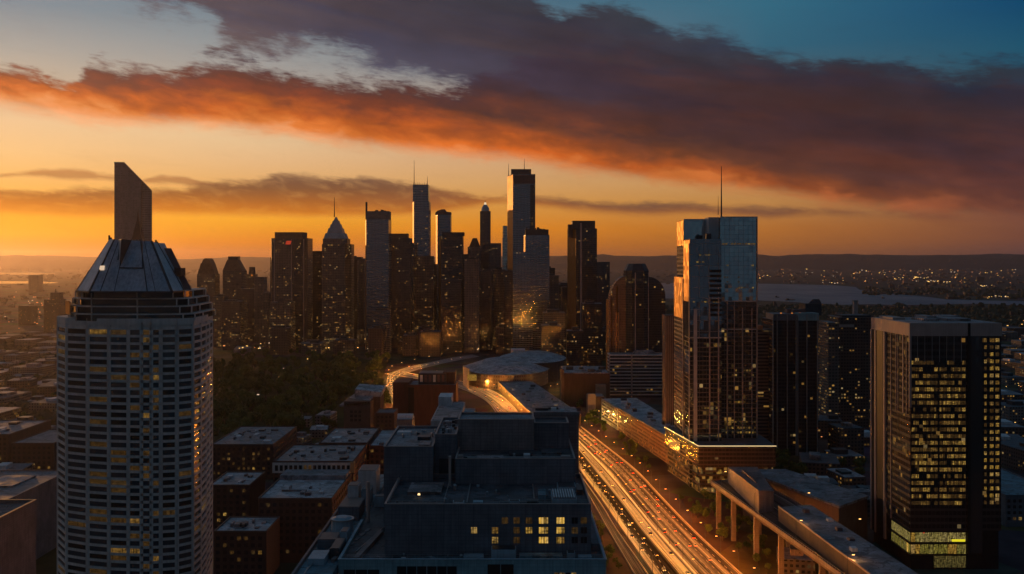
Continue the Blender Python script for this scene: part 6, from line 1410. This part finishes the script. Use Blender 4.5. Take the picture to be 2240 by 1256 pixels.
def crown_mesh(seed, r, h, n):
    rr = random.Random(seed); mb = MB(); lobes = []
    for i in range(rr.randint(7, 11)):
        a = rr.uniform(0, 6.28); q = rr.uniform(.0, .62) * r; lobes.append((q * math.cos(a), q * math.sin(a), h * rr.uniform(.42, .88), r * rr.uniform(.30, .52)))
    for i in range(n):
        lx, ly, lz, lr = rr.choice(lobes); v = Vector((rr.gauss(0, 1), rr.gauss(0, 1), rr.gauss(0, .8))).normalized() * lr * rr.uniform(.55, 1.05); p = Vector((lx, ly, lz)) + v
        nrm = (v.normalized() + Vector((rr.gauss(0, .5), rr.gauss(0, .5), rr.gauss(0, .5) + .3))).normalized(); q = nrm.orthogonal().normalized(); w_ = nrm.cross(q); s_ = rr.uniform(.45, 1.0) * r * .12; ang = rr.uniform(0, 3.14); q2 = q * math.cos(ang) + w_ * math.sin(ang); w2 = nrm.cross(q2)
        mb.face([p - q2 * s_ - w2 * s_ * .6, p + q2 * s_ - w2 * s_ * .5, p + q2 * s_ * .7 + w2 * s_, p - q2 * s_ * .8 + w2 * s_ * .7])
    return mb
def make_tree(seed, r, h):
    rr = random.Random(seed); t_ = thing('park_tree', 'broad leafy tree in the dusky park', 'tree', (0, 0, 0), 'park trees'); crown_mesh(seed, r, h, 760).build('crown', LEAF, t_)
    mb = MB(); mb.tube((0, 0, 0), (0.1, .1, h * .45), r * .07, r * .045, 7)
    for i in range(5): a = i * 1.3 + rr.random(); mb.tube((0, 0, h * .32), (r * .45 * math.cos(a), r * .45 * math.sin(a), h * .68), r * .035, r * .012, 5)
    mb.build('trunk', BARK, t_); return t_
protos = [make_tree(100 + i, rr_, hh) for i, (rr_, hh) in enumerate(((7.5, 14), (6.5, 12), (8.5, 15), (5.5, 11), (7.0, 17)))]
used = [False] * 5; tree_rng = random.Random(5)
def plant(x, y, label, group, smin=.8, smax=1.3, name='park_tree'):
    i = tree_rng.randrange(5)
    if not used[i]: o = protos[i]; used[i] = True
    else: o = copy_tree(protos[i])
    s_ = tree_rng.uniform(smin, smax); o.location = (x, y, 0); o.rotation_euler = (0, 0, tree_rng.uniform(0, 6.28)); o.scale = (s_, s_, s_ * tree_rng.uniform(.85, 1.15)); o['label'] = label; o['group'] = group; o.name = name
def grove(n, px0, px1, py0, py1, label, group, gap=7.5, ok=None, smin=.8, smax=1.3, name='park_tree'):
    made = tries = 0; pts = []
    while made < n and tries < n * 60:
        tries += 1; px, py = tree_rng.uniform(px0, px1), tree_rng.uniform(py0, py1)
        if ok and not ok(px, py): continue
        x, y = G(px, py)
        if not free(x - 3, x + 3, y - 3, y + 3, 1.5) or any((x - a) ** 2 + (y - b) ** 2 < gap * gap for a, b in pts): continue
        pts.append((x, y)); plant(x, y, label, group, smin, smax, name); made += 1
grove(250, 462, 850, 795, 965, 'broad dark green tree in the dusky park between ribbed tower and bending road', 'park trees', 9.5, lambda a, b: b > 790 + (a - 460) * .02 and not (a > 760 and b > 900), 0.8, 1.9)
grove(30, 470, 860, 768, 805, 'tree along the far edge of the park below the skyline', 'trees at the far park edge', 10, None, .8, 1.2)
grove(95, 1285, 1700, 945, 1256, 'small tree on the verge between freeway, podium and viaduct', 'verge trees', 5, lambda a, b: a > 1296 + (b - 950) * 1.12, .35, .75, 'verge_tree')
grove(50, 1262, 1400, 1030, 1256, 'small tree between the frontage road and the stepped offices', 'trees at the frontage road', 4.5, lambda a, b: a < 1262 + (b - 1030) * .58, .35, .65, 'roadside_tree')
grove(26, 1200, 1330, 850, 940, 'small tree around the end of the glowing wall block', 'trees at the freeway bend', 6, None, .5, .9, 'roadside_tree')
grove(26, 0, 124, 770, 950, 'tree between the low roofs left of the ribbed tower', 'trees left of the ribbed tower', 9, None, .7, 1.2)
grove(18, 1690, 1900, 1010, 1120, 'tree on the dark ground behind the viaduct', 'trees behind the viaduct', 8, None, .6, 1.0)

# ================================================================== far suburbs, woods and their lights
rr = random.Random(9)
def in_water(px, py):
    if py < 622: return False
    return px > 1430 and py < 672 and not (px > 1890 and py < 645) and not (px > 2070 and py < 656)
sub = MB(); n_ = 0
while n_ < 2600:
    px, py = rr.uniform(-150, 2390), 579 + (rr.random() ** 1.3) * 125
    if in_water(px, py) or (px < 140 and 594 < py < 602) or (px < 140 and 613 < py < 622): continue
    d = D(py)
    if (d < 3200 and not (px < 480 or px > 1480)) or (px < 480 and py > 610 and rr.random() < .55): continue
    s_ = max(9, d * rr.uniform(.0012, .0034)); w_, l_, h_ = s_ * rr.uniform(.8, 2.2), s_, min(22, rr.uniform(4, 9) + d * .0006); x_ = X(px, d)
    if not free(x_, x_ + w_, d, d + l_): continue
    sub.box(x_, x_ + w_, d, d + l_, 0, h_ if rr.random() < .93 else h_ * 2.4, rr.randrange(3)); n_ += 1
kind(sub.build('suburbs', [FC['low'], FC['low_pale'], M['brown_wall']]), 'stuff')
wd = MB()
def clump(x, y, r, h):
    n = 7; base_ = [(x + r * rr.uniform(.8, 1.15) * math.cos(6.283 * i / n), y + r * rr.uniform(.8, 1.15) * math.sin(6.283 * i / n)) for i in range(n)]
    mid = [(x + (p[0] - x) * rr.uniform(.75, 1.1), y + (p[1] - y) * rr.uniform(.75, 1.1)) for p in base_]; topq = [(x + (p[0] - x) * rr.uniform(.25, .5), y + (p[1] - y) * rr.uniform(.25, .5)) for p in base_]
    wd.prism2(base_, 0, mid, [h * rr.uniform(.5, .7) for _ in mid]); wd.prism2(mid, h * .55, topq, [h * rr.uniform(.85, 1.1) for _ in mid])
k_ = 0
while k_ < 1500:
    px, py = rr.uniform(1430, 2330), rr.uniform(667, 715)
    if px > 1890 and rr.random() < .25: py = rr.uniform(632, 646) if px < 2070 else rr.uniform(634, 655)
    if in_water(px, py - 1.0) and in_water(px, py + .5): continue
    x_, y_ = G(px, py)
    if not free(x_ - 6, x_ + 6, y_ - 6, y_ + 6): continue
    clump(x_, y_, rr.uniform(7, 17), rr.uniform(9, 20)); k_ += 1
for i in range(1900):
    px, py = rr.uniform(-120, 600), rr.uniform(625, 760)
    if i % 3 == 0: px, py = rr.uniform(-60, 128), rr.uniform(740, 930); x_, y_ = G(px, py)
    if free(x_ - 6, x_ + 6, y_ - 6, y_ + 6): clump(x_, y_, rr.uniform(6, 14), rr.uniform(7, 14))
kind(wd.build('woods', leaf_mat('far_leaves', (0.022, 0.030, 0.016), (0.05, 0.055, 0.028))), 'stuff')
li = MB(); cl_ = [(rr.uniform(1650, 2260), 583 + abs(rr.gauss(0, 10))) for _ in range(60)]
def light(px, py, sz, m_):
    d = D(py); x_ = X(px, d); z_ = rr.uniform(4, 12); li.box(x_, x_ + sz * d * rr.uniform(1, 2.2), d, d + sz * d, z_, z_ + sz * d * .8, m_, None, True)
for i in range(290):
    if rr.random() < .55: c = rr.choice(cl_); px, py = c[0] + rr.gauss(0, 26), c[1] + rr.gauss(0, 1.6)
    else: px, py = rr.uniform(1640, 2300), 580 + rr.random() ** 1.4 * 42
    if py < 580 or in_water(px, py): continue
    light(px, py, rr.uniform(.00025, .0006), rr.choice([0, 0, 0, 1, 2]))
for px, py, n in ((2010, 609, 16), (2045, 618, 14), (2060, 620, 8), (1961, 613, 3), (2165, 654, 5), (2185, 653, 4), (2205, 653, 5), (1820, 622, 4), (2150, 628, 8)):
    for i in range(n): light(px + rr.gauss(0, 9), py + rr.gauss(0, .8), rr.uniform(.0003, .0007), rr.choice([1, 1, 2]))
for i in range(140): light(rr.uniform(0, 480), rr.uniform(640, 760), rr.uniform(.0004, .0008), rr.choice([0, 0, 2]))
for i in range(150):
    px, py = rr.uniform(480, 1330), rr.uniform(738, 775); light(px, py, rr.uniform(.0005, .0011), rr.choice([0, 1, 1, 2]))
for i in range(70): light(rr.uniform(1660, 1910), rr.uniform(690, 1000), rr.uniform(.0004, .0009), rr.choice([0, 1, 1]))
for i in range(50): light(rr.uniform(2195, 2240), rr.uniform(700, 1000), rr.uniform(.0003, .0007), rr.choice([0, 1]))
for i in range(30): light(rr.uniform(480, 860), rr.uniform(790, 900), rr.uniform(.0005, .001), rr.choice([1, 2]))
kind(li.build('city_lights', [glow('light_orange', (1.0, 0.34, 0.10), 1.1, False), glow('light_amber', (1.0, 0.55, 0.14), 1.8, False), glow('light_pale', (1.0, 0.72, 0.48), 0.9, False)]), 'stuff')
# boats on the bay
for px, py, l_, label in ((1728, 657, 46, 'long dark barge moored near the shore of the bay'), (1700, 651, 22, 'small dark boat farther out on the bay'), (1932, 653, 16, 'tiny lit boat in the narrow part of the bay')):
    x_, y_ = G(px, py); T = thing('boat', label, 'boat', (x_, y_, .3))
    mb = MB(); mb.prism2([(x_ - l_ / 2 + 3, y_ - 4), (x_ + l_ / 2 - 3, y_ - 4), (x_ + l_ / 2, y_), (x_ + l_ / 2 - 3, y_ + 4), (x_ - l_ / 2 + 3, y_ + 4)], .35, [(x_ - l_ / 2, y_ - 5), (x_ + l_ / 2 - 2, y_ - 5), (x_ + l_ / 2 + 3, y_), (x_ + l_ / 2 - 2, y_ + 5), (x_ - l_ / 2, y_ + 5)], 4.2); mb.build('hull', M['dark_panel'], T)
    mb = MB(); mb.box(x_ - l_ * .38, x_ - l_ * .1, y_ - 3, y_ + 3, 4.2, 9); mb.build('cabin', M['dark_panel'], T); mast(T, px - .1, py - 2, py - 8, y_, .4)
    if l_ == 16: mb = MB(); mb.box(x_ - l_ * .3, x_ - l_ * .15, y_ - 3.3, y_ - 3, 6, 8); mb.build('cabin_window', M['win_bright'], T)

# ================================================================== haze: one even box of air round everything
hz = MB(); hz.box(-25000, 25000, -2000, 33000, -1, 520, 0, None, True)
mt = bpy.data.materials.new('air'); mt.use_nodes = True; k = NT(mt.node_tree); k.n.clear()
pv = k.new('ShaderNodeVolumePrincipled'); pv.inputs['Color'].default_value = (0.90, 0.80, 0.78, 1); pv.inputs['Density'].default_value = HAZE; pv.inputs['Anisotropy'].default_value = 0.78
o_ = k.new('ShaderNodeOutputMaterial'); k.l.new(pv.outputs[0], o_.inputs['Volume'])
hb = hz.build('haze', mt); kind(hb, 'stuff')
